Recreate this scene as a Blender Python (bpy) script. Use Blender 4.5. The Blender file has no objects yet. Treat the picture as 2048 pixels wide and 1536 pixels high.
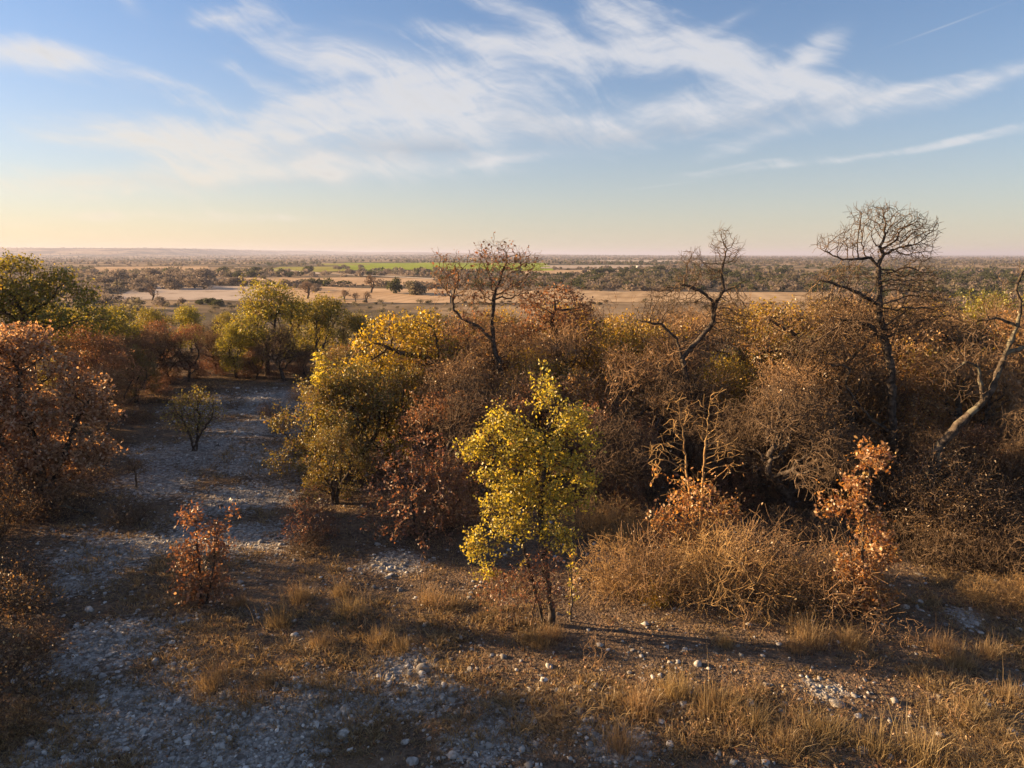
import bpy, bmesh, math, random
import numpy as np
from math import radians, sin, cos, tan, atan, pi
from mathutils import Vector

S = bpy.context.scene
COL = S.collection

# ------------------------------------------------------------------ camera
CAM_H = 7.0
PITCH = 10.44            # degrees below the horizon
FPX = 1400.0             # focal length in pixels of the 2048 wide photograph
cam_d = bpy.data.cameras.new('camera')
cam_d.sensor_width = 36.0
cam_d.lens = 36.0 * FPX / 2048.0
cam_d.clip_start = 0.1
cam_d.clip_end = 80000.0
cam = bpy.data.objects.new('camera', cam_d)
COL.objects.link(cam)
cam.location = (0, 0, CAM_H)
cam.rotation_euler = (radians(90 - PITCH), 0, 0)
S.camera = cam

# ------------------------------------------------------------------ view
S.view_settings.view_transform = 'Standard'
S.view_settings.look = 'None'
S.view_settings.exposure = 2.0
S.view_settings.gamma = 1.0
S.view_settings.use_curve_mapping = False
S.cycles.max_bounces = 5
S.cycles.diffuse_bounces = 3
S.cycles.glossy_bounces = 2
S.cycles.transmission_bounces = 3
S.cycles.transparent_max_bounces = 4
S.cycles.volume_bounces = 0
S.cycles.caustics_reflective = False
S.cycles.caustics_refractive = False
S.render.film_transparent = False

HAZE = 1.15e-4           # haze density per metre
SUN_AZ = -77.0           # degrees from the view direction (+Y), negative is left
SUN_EL = 13.0
SDIR = Vector((sin(radians(SUN_AZ)) * cos(radians(SUN_EL)),
               cos(radians(SUN_AZ)) * cos(radians(SUN_EL)), sin(radians(SUN_EL))))


def pix(u, v, D):
    """the point at forward distance D seen at pixel (u, v) of the photograph"""
    a = (768.0 - v) / FPX
    p = radians(PITCH)
    fy = cos(p) + a * sin(p)
    fz = -sin(p) + a * cos(p)
    t = D / fy
    return np.array([(u - 1024.0) / FPX * t, D, CAM_H + fz * t])


def gp(u, v, z=0.0):
    """the point of the level z seen at pixel (u, v)"""
    a = (768.0 - v) / FPX
    p = radians(PITCH)
    fy = cos(p) + a * sin(p)
    fz = -sin(p) + a * cos(p)
    t = (z - CAM_H) / fz
    return np.array([(u - 1024.0) / FPX * t, fy * t, z])


def azel(u, v):
    q = pix(u, v, 1.0) - np.array([0, 0, CAM_H])
    q /= np.linalg.norm(q)
    return math.atan2(q[0], q[1]), math.asin(q[2])


# ------------------------------------------------------------------ node helpers
class NT:
    def __init__(s, tree):
        s.t = tree
        s.t.nodes.clear()

    def n(s, kind, **kw):
        o = s.t.nodes.new(kind)
        for k, v in kw.items():
            setattr(o, k, v)
        return o

    def l(s, a, b):
        s.t.links.new(a, b)

    def put(s, sock, v):
        if isinstance(v, bpy.types.NodeSocket):
            s.l(v, sock)
        else:
            sock.default_value = v

    def m(s, op, a, b=0.0, c=0.0, clamp=False):
        o = s.n('ShaderNodeMath', operation=op, use_clamp=clamp)
        for i, v in enumerate((a, b, c)):
            s.put(o.inputs[i], v)
        return o.outputs[0]

    def vec(s, x, y, z=0.0):
        o = s.n('ShaderNodeCombineXYZ')
        for i, v in enumerate((x, y, z)):
            s.put(o.inputs[i], v)
        return o.outputs[0]

    def noise(s, v, scale, detail=4, rough=0.55, dist=0.0, kind='FBM', lac=2.0, dim='3D'):
        o = s.n('ShaderNodeTexNoise', noise_dimensions=dim)
        try:
            o.noise_type = kind
        except Exception:
            pass
        if v is not None:
            s.l(v, o.inputs['Vector'])
        o.inputs['Scale'].default_value = scale
        o.inputs['Detail'].default_value = detail
        o.inputs['Roughness'].default_value = rough
        o.inputs['Lacunarity'].default_value = lac
        o.inputs['Distortion'].default_value = dist
        return o.outputs['Fac']

    def ss(s, x, lo, hi):
        o = s.n('ShaderNodeMapRange', interpolation_type='SMOOTHSTEP')
        s.put(o.inputs[0], x)
        o.inputs[1].default_value = lo
        o.inputs[2].default_value = hi
        return o.outputs[0]

    def mix(s, f, a, b):
        o = s.n('ShaderNodeMix', data_type='RGBA')
        s.put(o.inputs[0], f)
        for i, v in ((6, a), (7, b)):
            if isinstance(v, bpy.types.NodeSocket):
                s.l(v, o.inputs[i])
            else:
                o.inputs[i].default_value = (v[0], v[1], v[2], 1)
        return o.outputs[2]

    def ramp(s, f, stops):
        o = s.n('ShaderNodeValToRGB')
        cr = o.color_ramp
        while len(cr.elements) < len(stops):
            cr.elements.new(0.5)
        for e, (p, c) in zip(cr.elements, stops):
            e.position = p
            e.color = (c[0], c[1], c[2], 1)
        s.put(o.inputs[0], f)
        return o.outputs[0]


# ------------------------------------------------------------------ sky
W = bpy.data.worlds.new('World')
S.world = W
W.use_nodes = True
k = NT(W.node_tree)
sky = k.n('ShaderNodeTexSky', sky_type='NISHITA')
sky.sun_disc = False
sky.sun_elevation = radians(SUN_EL)
sky.sun_rotation = radians(SUN_AZ)
sky.altitude = 400
sky.air_density = 1.0
sky.dust_density = 0.25
sky.ozone_density = 4.5
tc = k.n('ShaderNodeTexCoord')
sep = k.n('ShaderNodeSeparateXYZ')
k.l(tc.outputs['Generated'], sep.inputs[0])
sx, sy, sz = sep.outputs
AZ = k.m('ARCTAN2', sx, sy)
EL = k.m('ARCSINE', sz)
P0 = k.vec(AZ, EL, 0.0)
# slow swirl that bends the streaks
wn = k.n('ShaderNodeTexNoise', noise_dimensions='2D')
k.l(P0, wn.inputs['Vector'])
wn.inputs['Scale'].default_value = 5.0
wn.inputs['Detail'].default_value = 2.0
wsep = k.n('ShaderNodeSeparateColor')
k.l(wn.outputs['Color'], wsep.inputs[0])
wa = k.m('MULTIPLY', k.m('SUBTRACT', wsep.outputs[0], 0.5), 0.12)
we = k.m('MULTIPLY', k.m('SUBTRACT', wsep.outputs[1], 0.5), 0.05)
A2 = k.m('ADD', AZ, wa)
E2 = k.m('ADD', EL, we)


def blob(u, v, ru, rv, deg, w, P=None):
    """a soft ellipse of directions: centre, radii and tilt as seen from here"""
    a0, e0 = azel(u, v)
    mp = k.n('ShaderNodeMapping', vector_type='TEXTURE')
    k.l(P or P0, mp.inputs[0])
    mp.inputs['Location'].default_value = (a0, e0, 0)
    mp.inputs['Rotation'].default_value = (0, 0, radians(deg))
    mp.inputs['Scale'].default_value = (2.1 * ru / FPX, 2.1 * rv / FPX, 1)
    g = k.n('ShaderNodeTexGradient', gradient_type='QUADRATIC_SPHERE')
    k.l(mp.outputs[0], g.inputs[0])
    return g.outputs['Fac'], w * 1.15


def total(lst):
    t = 0.0
    for o, w in lst:
        t = k.m('MULTIPLY_ADD', o, w, t)
    return t


# soft direction-space envelopes of the cirrus banks (centre, radii, tilt, weight)
A3 = k.m('ADD', AZ, k.m('MULTIPLY', wa, 0.35))
E3 = k.m('ADD', EL, k.m('MULTIPLY', we, 0.6))
bl = [
    (45, 112, 95, 22, 0, 1.0), (100, 122, 60, 14, 4, .8), (330, 285, 170, 28, -3, .95), (520, 310, 200, 40, -6, .9), (800, 300, 260, 34, -2, 1.0),
    (420, 345, 180, 22, 6, .7), (130, 375, 220, 26, 3, .75), (640, 355, 130, 12, 3, .55),
    (650, 120, 150, 30, -14, .75), (820, 140, 170, 42, -12, .8), (960, 190, 170, 60, -4, .85), (800, 215, 150, 50, -6, .8), (700, 240, 130, 24, -10, .7),
    (1000, 15, 110, 18, -24, .75), (1090, 60, 80, 20, -40, .6), (960, 75, 110, 18, -8, .75), (1080, 110, 130, 22, -10, .6),
    (1260, 50, 90, 50, -20, .75), (1400, 110, 150, 36, -18, .9), (1290, 110, 150, 18, -8, .6), (1490, 150, 110, 24, -20, .7),
    (1610, 140, 66, 26, 34, .95), (1640, 188, 130, 20, -6, .9),
    (1260, 262, 190, 28, 4, .85), (1420, 225, 190, 30, -4, .85), (1560, 268, 140, 15, 13, .85), (1130, 245, 120, 22, 0, .8),
    (1950, 180, 140, 17, 12, .95), (1820, 190, 60, 9, 10, .7), (1000, 320, 120, 9, 6, .6),
    (1700, 316, 260, 6, 5, .42), (1960, 272, 90, 6, 9, .4), (1480, 334, 120, 5, 5, .35), (1470, 45, 50, 10, 22, .55),
    (455, 42, 70, 14, 10, .55), (258, 8, 36, 18, -34, .55), (520, 10, 36, 14, 0, .5),
    (330, 168, 110, 12, -12, .55), (560, 185, 100, 14, -22, .6), (460, 225, 150, 10, -8, .5),
    (300, 440, 190, 9, 4, .5), (560, 428, 130, 9, -2, .42),
]
P3 = k.vec(A3, E3, 0.0)
COV = total([blob(*b, P3) for b in bl])
# elsewhere in the sky the same cirrus goes on, patch by patch
gen = k.ss(k.noise(tc.outputs['Generated'], 2.3, 3, 0.5), 0.48, 0.66)
inview = k.m('MULTIPLY', k.ss(k.m('ABSOLUTE', AZ), 0.75, 0.62), k.ss(EL, 0.42, 0.32))
COV = k.m('MAXIMUM', COV, k.m('MULTIPLY', gen, k.m('SUBTRACT', 1.0, inview)))
# fibres: strongly stretched noise, tilted a little
TILT = radians(7)
fx = k.m('ADD', k.m('MULTIPLY', A2, cos(TILT)), k.m('MULTIPLY', E2, sin(TILT)))
fy = k.m('SUBTRACT', k.m('MULTIPLY', E2, cos(TILT)), k.m('MULTIPLY', A2, sin(TILT)))
F1 = k.noise(k.vec(k.m('MULTIPLY', fx, 5.0), k.m('MULTIPLY', fy, 26.0), 1.7), 1.0, 6, 0.60, 0.2, dim='2D')
T2 = radians(-24)
gx = k.m('ADD', k.m('MULTIPLY', A2, cos(T2)), k.m('MULTIPLY', E2, sin(T2)))
gy = k.m('SUBTRACT', k.m('MULTIPLY', E2, cos(T2)), k.m('MULTIPLY', A2, sin(T2)))
F2 = k.noise(k.vec(k.m('MULTIPLY', gx, 11.0), k.m('MULTIPLY', gy, 52.0), 5.2), 1.0, 7, 0.64, 0.3, dim='2D')
F3 = k.noise(k.vec(k.m('MULTIPLY', A3, 9.0), k.m('MULTIPLY', E3, 17.0), 9.2), 1.0, 5, 0.55, 0.0, dim='2D')
FB = k.m('ADD', k.m('ADD', k.m('MULTIPLY', F1, 0.34), k.m('MULTIPLY', F2, 0.38)), k.m('MULTIPLY', F3, 0.28))
covc = k.m('MINIMUM', COV, 1.15)
dens = k.m('ADD', k.m('MULTIPLY', covc, 0.50), k.m('MULTIPLY', k.m('SUBTRACT', FB, 0.5), 3.0))
ALPHA = k.ss(dens, -0.08, 0.95)
ALPHA = k.m('MULTIPLY', ALPHA, k.ss(covc, 0.02, 0.32))
trail = total([blob(1885, 54, 62, 1.3, 14, 0.22), blob(1320, 372, 60, 2.0, 6, 0.16)])
ALPHA = k.m('MINIMUM', k.m('ADD', k.m('MULTIPLY_ADD', ALPHA, 0.70, k.m('MULTIPLY', k.ss(covc, 0.05, 0.9), 0.18)), trail), 1.0)
# sunlit cloud: warmer towards the sun; thick parts greyer beneath
sdot = k.n('ShaderNodeVectorMath', operation='DOT_PRODUCT')
k.l(tc.outputs['Generated'], sdot.inputs[0])
sdot.inputs[1].default_value = SDIR
warm = k.ss(sdot.outputs['Value'], 0.15, 0.85)
lowe = k.ss(EL, 0.26, 0.02)
warm = k.m('MULTIPLY', warm, k.m('ADD', k.m('MULTIPLY', lowe, 0.75), 0.25))
ccol = k.mix(warm, (4.7, 4.6, 4.6), (5.4, 4.6, 3.4))
shade_band = total([blob(880, 300, 300, 26, 2, .95, P3), blob(1400, 262, 240, 20, 0, .8, P3), blob(620, 372, 330, 14, 2, .7, P3), blob(1560, 225, 220, 16, 0, .5, P3), blob(1050, 240, 120, 40, 0, .5, P3)])
core = k.m('MULTIPLY', k.ss(dens, 0.40, 1.1), 0.45)
core = k.m('MAXIMUM', core, k.m('MULTIPLY', k.m('MINIMUM', shade_band, 1.0), k.m('MULTIPLY_ADD', k.ss(F3, 0.66, 0.40), 0.55, 0.45)))
ccol = k.mix(core, ccol, k.mix(warm, (2.55, 2.85, 3.3), (3.6, 3.45, 3.1)))
# dust veil low over the land, warmer towards the sun
veil = k.m('MULTIPLY', k.m('EXPONENT', k.m('MULTIPLY', k.m('MAXIMUM', EL, 0.0), -1.0 / 0.135)), 0.86)
veilc = k.mix(k.ss(sdot.outputs['Value'], 0.1, 0.92), (3.9, 3.3, 2.3), (5.6, 3.9, 1.8))
base = k.mix(veil, sky.outputs[0], veilc)
skyc = k.mix(ALPHA, base, ccol)
bg = k.n('ShaderNodeBackground')
k.l(skyc, bg.inputs['Color'])
bg.inputs['Strength'].default_value = 0.046
wo = k.n('ShaderNodeOutputWorld')
k.l(bg.outputs[0], wo.inputs['Surface'])
W.cycles.sampling_method = 'MANUAL'
W.cycles.sample_map_resolution = 512

# ------------------------------------------------------------------ sun
sd = bpy.data.lights.new('sun', 'SUN')
sd.energy = 5.0
sd.angle = radians(0.53)
sd.color = (1.0, 0.67, 0.35)
sun = bpy.data.objects.new('sun', sd)
COL.objects.link(sun)
sun.rotation_euler = SDIR.to_track_quat('Z', 'Y').to_euler()
sun.location = (-30, 10, 30)

# ------------------------------------------------------------------ mesh helpers
def link(o):
    COL.objects.link(o)
    return o


def mesh_np(name, V, F, mat=None, smooth=True, rnd=None):
    """one mesh from numpy arrays; F is a list of (n, corners) index arrays"""
    V = np.asarray(V, dtype=np.float32)
    if not isinstance(F, (list, tuple)):
        F = [F]
    F = [np.asarray(f, dtype=np.int32) for f in F if len(f)]
    me = bpy.data.meshes.new(name)
    me.vertices.add(len(V))
    me.vertices.foreach_set('co', V.ravel())
    idx = np.concatenate([f.ravel() for f in F])
    tot = np.concatenate([np.full(len(f), f.shape[1], np.int32) for f in F])
    st = np.concatenate([[0], np.cumsum(tot)[:-1]]).astype(np.int32)
    me.loops.add(len(idx))
    me.loops.foreach_set('vertex_index', idx)
    me.polygons.add(len(tot))
    me.polygons.foreach_set('loop_start', st)
    if smooth:
        me.polygons.foreach_set('use_smooth', np.ones(len(tot), bool))
    if rnd is not None:
        at = me.attributes.new('rnd', 'FLOAT', 'POINT')
        at.data.foreach_set('value', np.asarray(rnd, np.float32))
    me.update(calc_edges=True)
    if mat:
        me.materials.append(mat)
    return me


def put(name, me, parent=None, loc=None, label=None, cat=None, group=None, kind=None):
    o = link(bpy.data.objects.new(name, me))
    if parent is not None:
        o.parent = parent
    if loc is not None:
        o.location = loc
    tag(o, label, cat, group, kind)
    return o


def tag(o, label=None, cat=None, group=None, kind=None):
    for kk, vv in (('label', label), ('category', cat), ('group', group), ('kind', kind)):
        if vv:
            o[kk] = vv
    return o


def thing(name, parts, loc, label, cat, group=None, rz=0.0, sc=1.0, tilt=(0, 0)):
    """an Empty at the base with one child object for each (part name, mesh)"""
    e = link(bpy.data.objects.new(name, None))
    e.empty_display_size = 0.3
    e.location = loc
    e.rotation_euler = (tilt[0], tilt[1], rz)
    e.scale = (sc, sc, sc) if np.isscalar(sc) else sc
    tag(e, label, cat, group)
    for pn, me in parts:
        put(pn, me, e)
    return e


_lat = {}


def vnoise(x, y, scale, seed=0):
    """smooth value noise in 0..1"""
    x = np.asarray(x, float) / scale
    y = np.asarray(y, float) / scale
    if seed not in _lat:
        _lat[seed] = np.random.default_rng(seed + 77).random((256, 256))
    L = _lat[seed]
    xi = np.floor(x).astype(int)
    yi = np.floor(y).astype(int)
    fx = x - xi
    fy = y - yi
    fx = fx * fx * (3 - 2 * fx)
    fy = fy * fy * (3 - 2 * fy)
    a = L[xi % 256, yi % 256]
    b = L[(xi + 1) % 256, yi % 256]
    c = L[xi % 256, (yi + 1) % 256]
    d = L[(xi + 1) % 256, (yi + 1) % 256]
    return (a * (1 - fx) + b * fx) * (1 - fy) + (c * (1 - fx) + d * fx) * fy


def fbm(x, y, scale, seed=0, oct=4):
    t = 0.0
    w = 0.5
    for i in range(oct):
        t = t + w * vnoise(x, y, scale / 2 ** i, seed + i)
        w *= 0.5
    return t / (1 - 0.5 ** oct)


def sstep(x, a, b):
    t = np.clip((np.asarray(x, float) - a) / (b - a), 0, 1)
    return t * t * (3 - 2 * t)


# ------------------------------------------------------------------ terrain shape
VALLEY = -10.0


def hills(x, y):
    z = 0.0
    # long wooded bluff on the left, its end dropping off
    n = fbm(x, y, 900, 31, 3)
    z = z + 84 * sstep(y, 4600, 6200) * sstep(x + 0.06 * y, -2250, -2650) * (0.86 + 0.25 * n)
    z = z + 22 * sstep(y, 3000, 6500) * (0.4 + 0.5 * fbm(x, y, 2600, 41, 3)) * sstep(x, 3000, 200)
    # far ridges
    n2 = fbm(x, y, 5200, 51, 3)
    z = z + 58 * sstep(y, 9000, 12000) * np.exp(-((x + 2000) / 1900.0) ** 2) * (0.75 + 0.4 * n2)
    z = z + 16 * sstep(y, 9000, 14000) * n2
    z = z + 12 * sstep(y, 12000, 16000) * (0.4 + 0.9 * fbm(x, y, 7000, 61, 3))
    return 105 * np.tanh(z / 105)


def tz(x, y):
    x = np.asarray(x, float)
    y = np.asarray(y, float)
    r = np.hypot(x, y)
    edge = 47 + 10 * (fbm(x, y, 30, 3, 2) - 0.5)
    drop = sstep(y + 0.12 * np.abs(x), edge, edge + 115)
    z = VALLEY * drop
    near = 1 - sstep(r, 60, 140)
    z = z + near * (0.30 * (fbm(x, y, 7.0, 5, 3) - 0.5) + 0.08 * (vnoise(x, y, 0.9, 9) - 0.5))
    z = z + drop * 2.2 * (fbm(x, y, 160, 13, 3) - 0.5) * sstep(r, 90, 260)
    z = z + hills(x, y)
    return z


def ground_at(u, v):
    p = gp(u, v)
    for _ in range(3):
        p = gp(u, v, float(tz(p[0], p[1])))
    return p


def at_far(u, v):
    """the point of the valley floor seen at pixel (u, v)"""
    p = gp(u, v, VALLEY)
    for _ in range(4):
        p = gp(u, v, float(tz(p[0], p[1])))
    return p


ROCKY = [(560, 800, 4.2), (480, 810, 3.5), (530, 860, 3.2), (400, 900, 3.0), (500, 920, 2.6), (330, 960, 2.0), (470, 1000, 2.2), (500, 1070, 1.6), (250, 1095, 2.0), (380, 1080, 1.6), (120, 1165, 1.2), (230, 1275, 1.2),
         (300, 1400, 1.5), (450, 1490, 1.6), (120, 1500, 1.0), (650, 1420, 1.2), (850, 1400, .9), (800, 1120, .9), (1250, 1120, .8), (960, 1490, .9), (1650, 1385, .45),
         (1900, 1235, .5), (1240, 1480, .7), (780, 1340, .8)]
ROCKY = [(gp(u, v)[0], gp(u, v)[1], r * .85) for u, v, r in ROCKY]


def rockmask(x, y):
    m = np.zeros(np.shape(x))
    wx = x + 0.9 * (fbm(x, y, 1.6, 21, 3) - 0.5)
    wy = y + 0.9 * (fbm(x, y, 1.6, 22, 3) - 0.5)
    for cx, cy, r in ROCKY:
        m = np.maximum(m, np.exp(-((wx - cx) ** 2 + (wy - cy) ** 2) / (r * r)))
    return np.clip(m * 0.95 + 0.9 * (fbm(x, y, 1.0, 23, 4) - 0.5), 0, 1)


# ------------------------------------------------------------------ materials
def mat(name):
    m = bpy.data.materials.new(name)
    m.use_nodes = True
    k = NT(m.node_tree)
    out = k.n('ShaderNodeOutputMaterial')
    return m, k, out


def leaf_mat(name, stops, trans=0.4, gloss=0.05, vary=0.25, tcol=(1.25, 1.05, 0.6)):
    m, k, out = mat(name)
    at = k.n('ShaderNodeAttribute', attribute_name='rnd')
    col = k.ramp(at.outputs['Fac'], stops)
    oi = k.n('ShaderNodeObjectInfo')
    hs = k.n('ShaderNodeHueSaturation')
    k.l(col, hs.inputs['Color'])
    k.l(k.m('MULTIPLY_ADD', oi.outputs['Random'], vary, 1.0 - vary / 2), hs.inputs['Value'])
    k.l(k.m('MULTIPLY_ADD', oi.outputs['Random'], 0.02, 0.49), hs.inputs['Hue'])
    d = k.n('ShaderNodeBsdfDiffuse')
    k.l(hs.outputs[0], d.inputs['Color'])
    t = k.n('ShaderNodeBsdfTranslucent')
    mu = k.n('ShaderNodeMix', data_type='RGBA', blend_type='MULTIPLY')
    mu.inputs[0].default_value = 1.0
    k.l(hs.outputs[0], mu.inputs[6])
    mu.inputs[7].default_value = (*tcol, 1)
    k.l(mu.outputs[2], t.inputs['Color'])
    a = k.n('ShaderNodeMixShader')
    a.inputs[0].default_value = min(0.6, trans + 0.1)
    k.l(d.outputs[0], a.inputs[1])
    k.l(t.outputs[0], a.inputs[2])
    g = k.n('ShaderNodeBsdfGlossy')
    g.inputs['Roughness'].default_value = 0.5
    g.inputs['Color'].default_value = (0.9, 0.9, 0.9, 1)
    b = k.n('ShaderNodeMixShader')
    b.inputs[0].default_value = gloss
    k.l(a.outputs[0], b.inputs[1])
    k.l(g.outputs[0], b.inputs[2])
    k.l(b.outputs[0], out.inputs['Surface'])
    return m


def bark_mat(name, c1, c2, scale=9.0, lich=None):
    m, k, out = mat(name)
    tcn = k.n('ShaderNodeTexCoord')
    f = k.noise(tcn.outputs['Object'], scale, 4, 0.65)
    col = k.mix(k.ss(f, 0.35, 0.68), c1, c2)
    if lich:
        col = k.mix(k.ss(k.noise(tcn.outputs['Object'], 2.6, 3, 0.6), 0.52, 0.62), col, lich)
    p = k.n('ShaderNodeBsdfDiffuse')
    k.l(col, p.inputs['Color'])
    bp = k.n('ShaderNodeBump')
    bp.inputs['Strength'].default_value = 0.8
    bp.inputs['Distance'].default_value = 0.02
    k.l(k.noise(tcn.outputs['Object'], 26.0, 3, 0.6), bp.inputs['Height'])
    k.l(bp.outputs[0], p.inputs['Normal'])
    k.l(p.outputs[0], out.inputs['Surface'])
    return m


M = {}
M['bark'] = bark_mat('oak bark', (0.035, 0.028, 0.023), (0.12, 0.098, 0.08))
M['bark_pale'] = bark_mat('weathered bark', (0.035, 0.028, 0.022), (0.125, 0.10, 0.078), 7, (0.16, 0.145, 0.105))
M['twig'] = bark_mat('twig bark', (0.16, 0.10, 0.058), (0.33, 0.215, 0.125), 5)
M['twig_grey'] = bark_mat('grey twig bark', (0.075, 0.052, 0.036), (0.19, 0.135, 0.09), 5)
M['twig_straw'] = bark_mat('straw twigs', (0.27, 0.165, 0.075), (0.47, 0.315, 0.145), 3)
M['yellow'] = leaf_mat('yellow green oak leaves', [(0, (0.17, 0.175, 0.03)), (0.35, (0.36, 0.32, 0.045)), (0.8, (0.58, 0.46, 0.075)), (1, (0.42, 0.24, 0.06))], 0.5, 0.04, .06)
M['gold'] = leaf_mat('gold oak leaves', [(0, (0.20, 0.16, 0.02)), (0.45, (0.42, 0.30, 0.025)), (0.85, (0.50, 0.33, 0.03)), (1, (0.30, 0.14, 0.04))], 0.45, 0.05, .2)
M['live'] = leaf_mat('live oak leaves', [(0, (0.09, 0.105, 0.018)), (0.45, (0.22, 0.21, 0.025)), (0.85, (0.40, 0.34, 0.035)), (1, (0.42, 0.28, 0.045))], 0.4, 0.05, .3)
M['olive'] = leaf_mat('olive oak leaves', [(0, (0.09, 0.09, 0.022)), (0.5, (0.19, 0.16, 0.03)), (0.8, (0.28, 0.20, 0.04)), (1, (0.25, 0.13, 0.05))], 0.36, 0.05, .3)
M['russet'] = leaf_mat('russet oak leaves', [(0, (0.10, 0.048, 0.026)), (0.45, (0.20, 0.10, 0.05)), (0.8, (0.34, 0.20, 0.11)), (1, (0.48, 0.33, 0.19))], 0.35, 0.045, .25, (1.3, .95, .6))
M['orange'] = leaf_mat('orange dry leaves', [(0, (0.22, 0.095, 0.03)), (0.4, (0.40, 0.22, 0.07)), (0.75, (0.55, 0.36, 0.12)), (1, (0.62, 0.48, 0.17))], 0.48, 0.06, .15, (1.25, 1.0, .55))
M['tan'] = leaf_mat('tan russet oak leaves', [(0, (0.17, 0.08, 0.045)), (0.35, (0.33, 0.185, 0.105)), (0.75, (0.50, 0.33, 0.21)), (1, (0.62, 0.46, 0.32))], 0.38, 0.05, .1, (1.25, 1.0, .65))
M['brown'] = leaf_mat('brown dry leaves', [(0, (0.10, 0.058, 0.03)), (0.5, (0.22, 0.135, 0.06)), (0.85, (0.36, 0.235, 0.10)), (1, (0.42, 0.31, 0.13))], 0.35, 0.06, .3, (1.25, 1.0, .6))
M['grass'] = leaf_mat('dry grass blades', [(0, (0.13, 0.092, 0.055)), (0.4, (0.24, 0.17, 0.09)), (0.8, (0.40, 0.295, 0.155)), (1, (0.22, 0.125, 0.07))], 0.35, 0.02, 0.0, (1.15, 1.0, .75))
M['litter'] = leaf_mat('fallen leaves', [(0, (0.12, 0.055, 0.03)), (0.6, (0.25, 0.14, 0.07)), (1, (0.42, 0.30, 0.16))], 0.1, 0.03, 0.0)

# limestone
m, k, out = mat('limestone')
tcn = k.n('ShaderNodeTexCoord')
oi = k.n('ShaderNodeObjectInfo')
geo = k.n('ShaderNodeNewGeometry')
f = k.noise(geo.outputs['Position'], 14, 5, 0.65)
col = k.mix(k.ss(f, 0.30, 0.70), (0.20, 0.185, 0.165), (0.47, 0.45, 0.42))
col = k.mix(k.ss(k.noise(geo.outputs['Position'], 5, 3, 0.6), 0.55, 0.7), col, (0.30, 0.24, 0.18))
hs = k.n('ShaderNodeHueSaturation')
k.l(col, hs.inputs['Color'])
k.l(k.m('MULTIPLY_ADD', oi.outputs['Random'], 0.7, 0.5), hs.inputs['Value'])
d = k.n('ShaderNodeBsdfPrincipled')
d.inputs['Roughness'].default_value = 0.9
d.inputs['Specular IOR Level'].default_value = 0.2
k.l(hs.outputs[0], d.inputs['Base Color'])
bp = k.n('ShaderNodeBump')
bp.inputs['Strength'].default_value = 0.7
bp.inputs['Distance'].default_value = 0.012
k.l(k.noise(geo.outputs['Position'], 40, 4, 0.7), bp.inputs['Height'])
k.l(bp.outputs[0], d.inputs['Normal'])
k.l(d.outputs[0], out.inputs['Surface'])
M['stone'] = m

m, k, out = mat('gravel')
at = k.n('ShaderNodeAttribute', attribute_name='rnd')
col = k.ramp(at.outputs['Fac'], [(0, (0.10, 0.085, 0.075)), (0.4, (0.24, 0.22, 0.195)), (0.85, (0.42, 0.405, 0.375)), (1, (0.55, 0.53, 0.49))])
d = k.n('ShaderNodeBsdfDiffuse')
k.l(col, d.inputs['Color'])
k.l(d.outputs[0], out.inputs['Surface'])
M['gravel'] = m

# ------------------------------------------------------------------ ground sheet to the horizon
na = 420
rr = np.concatenate([np.arange(0.6, 16, 0.2), np.geomspace(16, 60, 70)[1:], np.geomspace(60, 30000, 150)[1:]])
# finer angles in front of the camera
th = np.concatenate([np.linspace(-0.85, 0.85, 260, endpoint=False), np.linspace(0.85, 2 * pi - 0.85, 80, endpoint=False)])
na = len(th)
R, T = np.meshgrid(rr, th, indexing='ij')
GX, GY = R * np.sin(T), R * np.cos(T)
GZ = tz(GX, GY)
V = np.stack([GX.ravel(), GY.ravel(), GZ.ravel()], 1)
V = np.vstack([V, [[0, 0, float(tz(0, 0))]]])
i, j = np.meshgrid(np.arange(len(rr) - 1), np.arange(na), indexing='ij')
j2 = (j + 1) % na
Q = np.stack([i * na + j, i * na + j2, (i + 1) * na + j2, (i + 1) * na + j], -1).reshape(-1, 4)
fan = np.stack([np.full(na, len(V) - 1), (np.arange(na) + 1) % na, np.arange(na)], 1)
rk = rockmask(V[:, 0], V[:, 1]) * (np.hypot(V[:, 0], V[:, 1]) < 60)

m, k, out = mat('ground soil and dry grassland')
geo = k.n('ShaderNodeNewGeometry')
P = geo.outputs['Position']
at = k.n('ShaderNodeAttribute', attribute_name='rnd')
spx = k.n('ShaderNodeSeparateXYZ')
k.l(P, spx.inputs[0])
dist = k.m('SQRT', k.m('ADD', k.m('MULTIPLY', spx.outputs[0], spx.outputs[0]), k.m('MULTIPLY', spx.outputs[1], spx.outputs[1])))
vor = k.n('ShaderNodeTexVoronoi')
k.l(P, vor.inputs['Vector'])
vor.inputs['Scale'].default_value = 16.0
vor2 = k.n('ShaderNodeTexVoronoi')
k.l(P, vor2.inputs['Vector'])
vor2.inputs['Scale'].default_value = 42.0
n1 = k.noise(P, 1.3, 5, 0.65)
n2 = k.noise(P, 9.0, 4, 0.65)
soil = k.mix(k.ss(n2, 0.3, 0.7), (0.065, 0.048, 0.036), (0.17, 0.125, 0.09))
soil = k.mix(k.m('MULTIPLY', k.ss(n1, 0.45, 0.65), 0.6), soil, (0.20, 0.135, 0.085))
chip = k.mix(vor2.outputs['Color'], (0.19, 0.17, 0.15), (0.42, 0.40, 0.37))
chip = k.mix(k.ss(n2, 0.40, 0.60), (0.16, 0.14, 0.12), chip)
rkf = k.m('MULTIPLY_ADD', k.m('SUBTRACT', n2, 0.5), 1.3, at.outputs['Fac'])
nearc = k.mix(k.ss(rkf, 0.30, 0.75), soil, chip)
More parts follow.
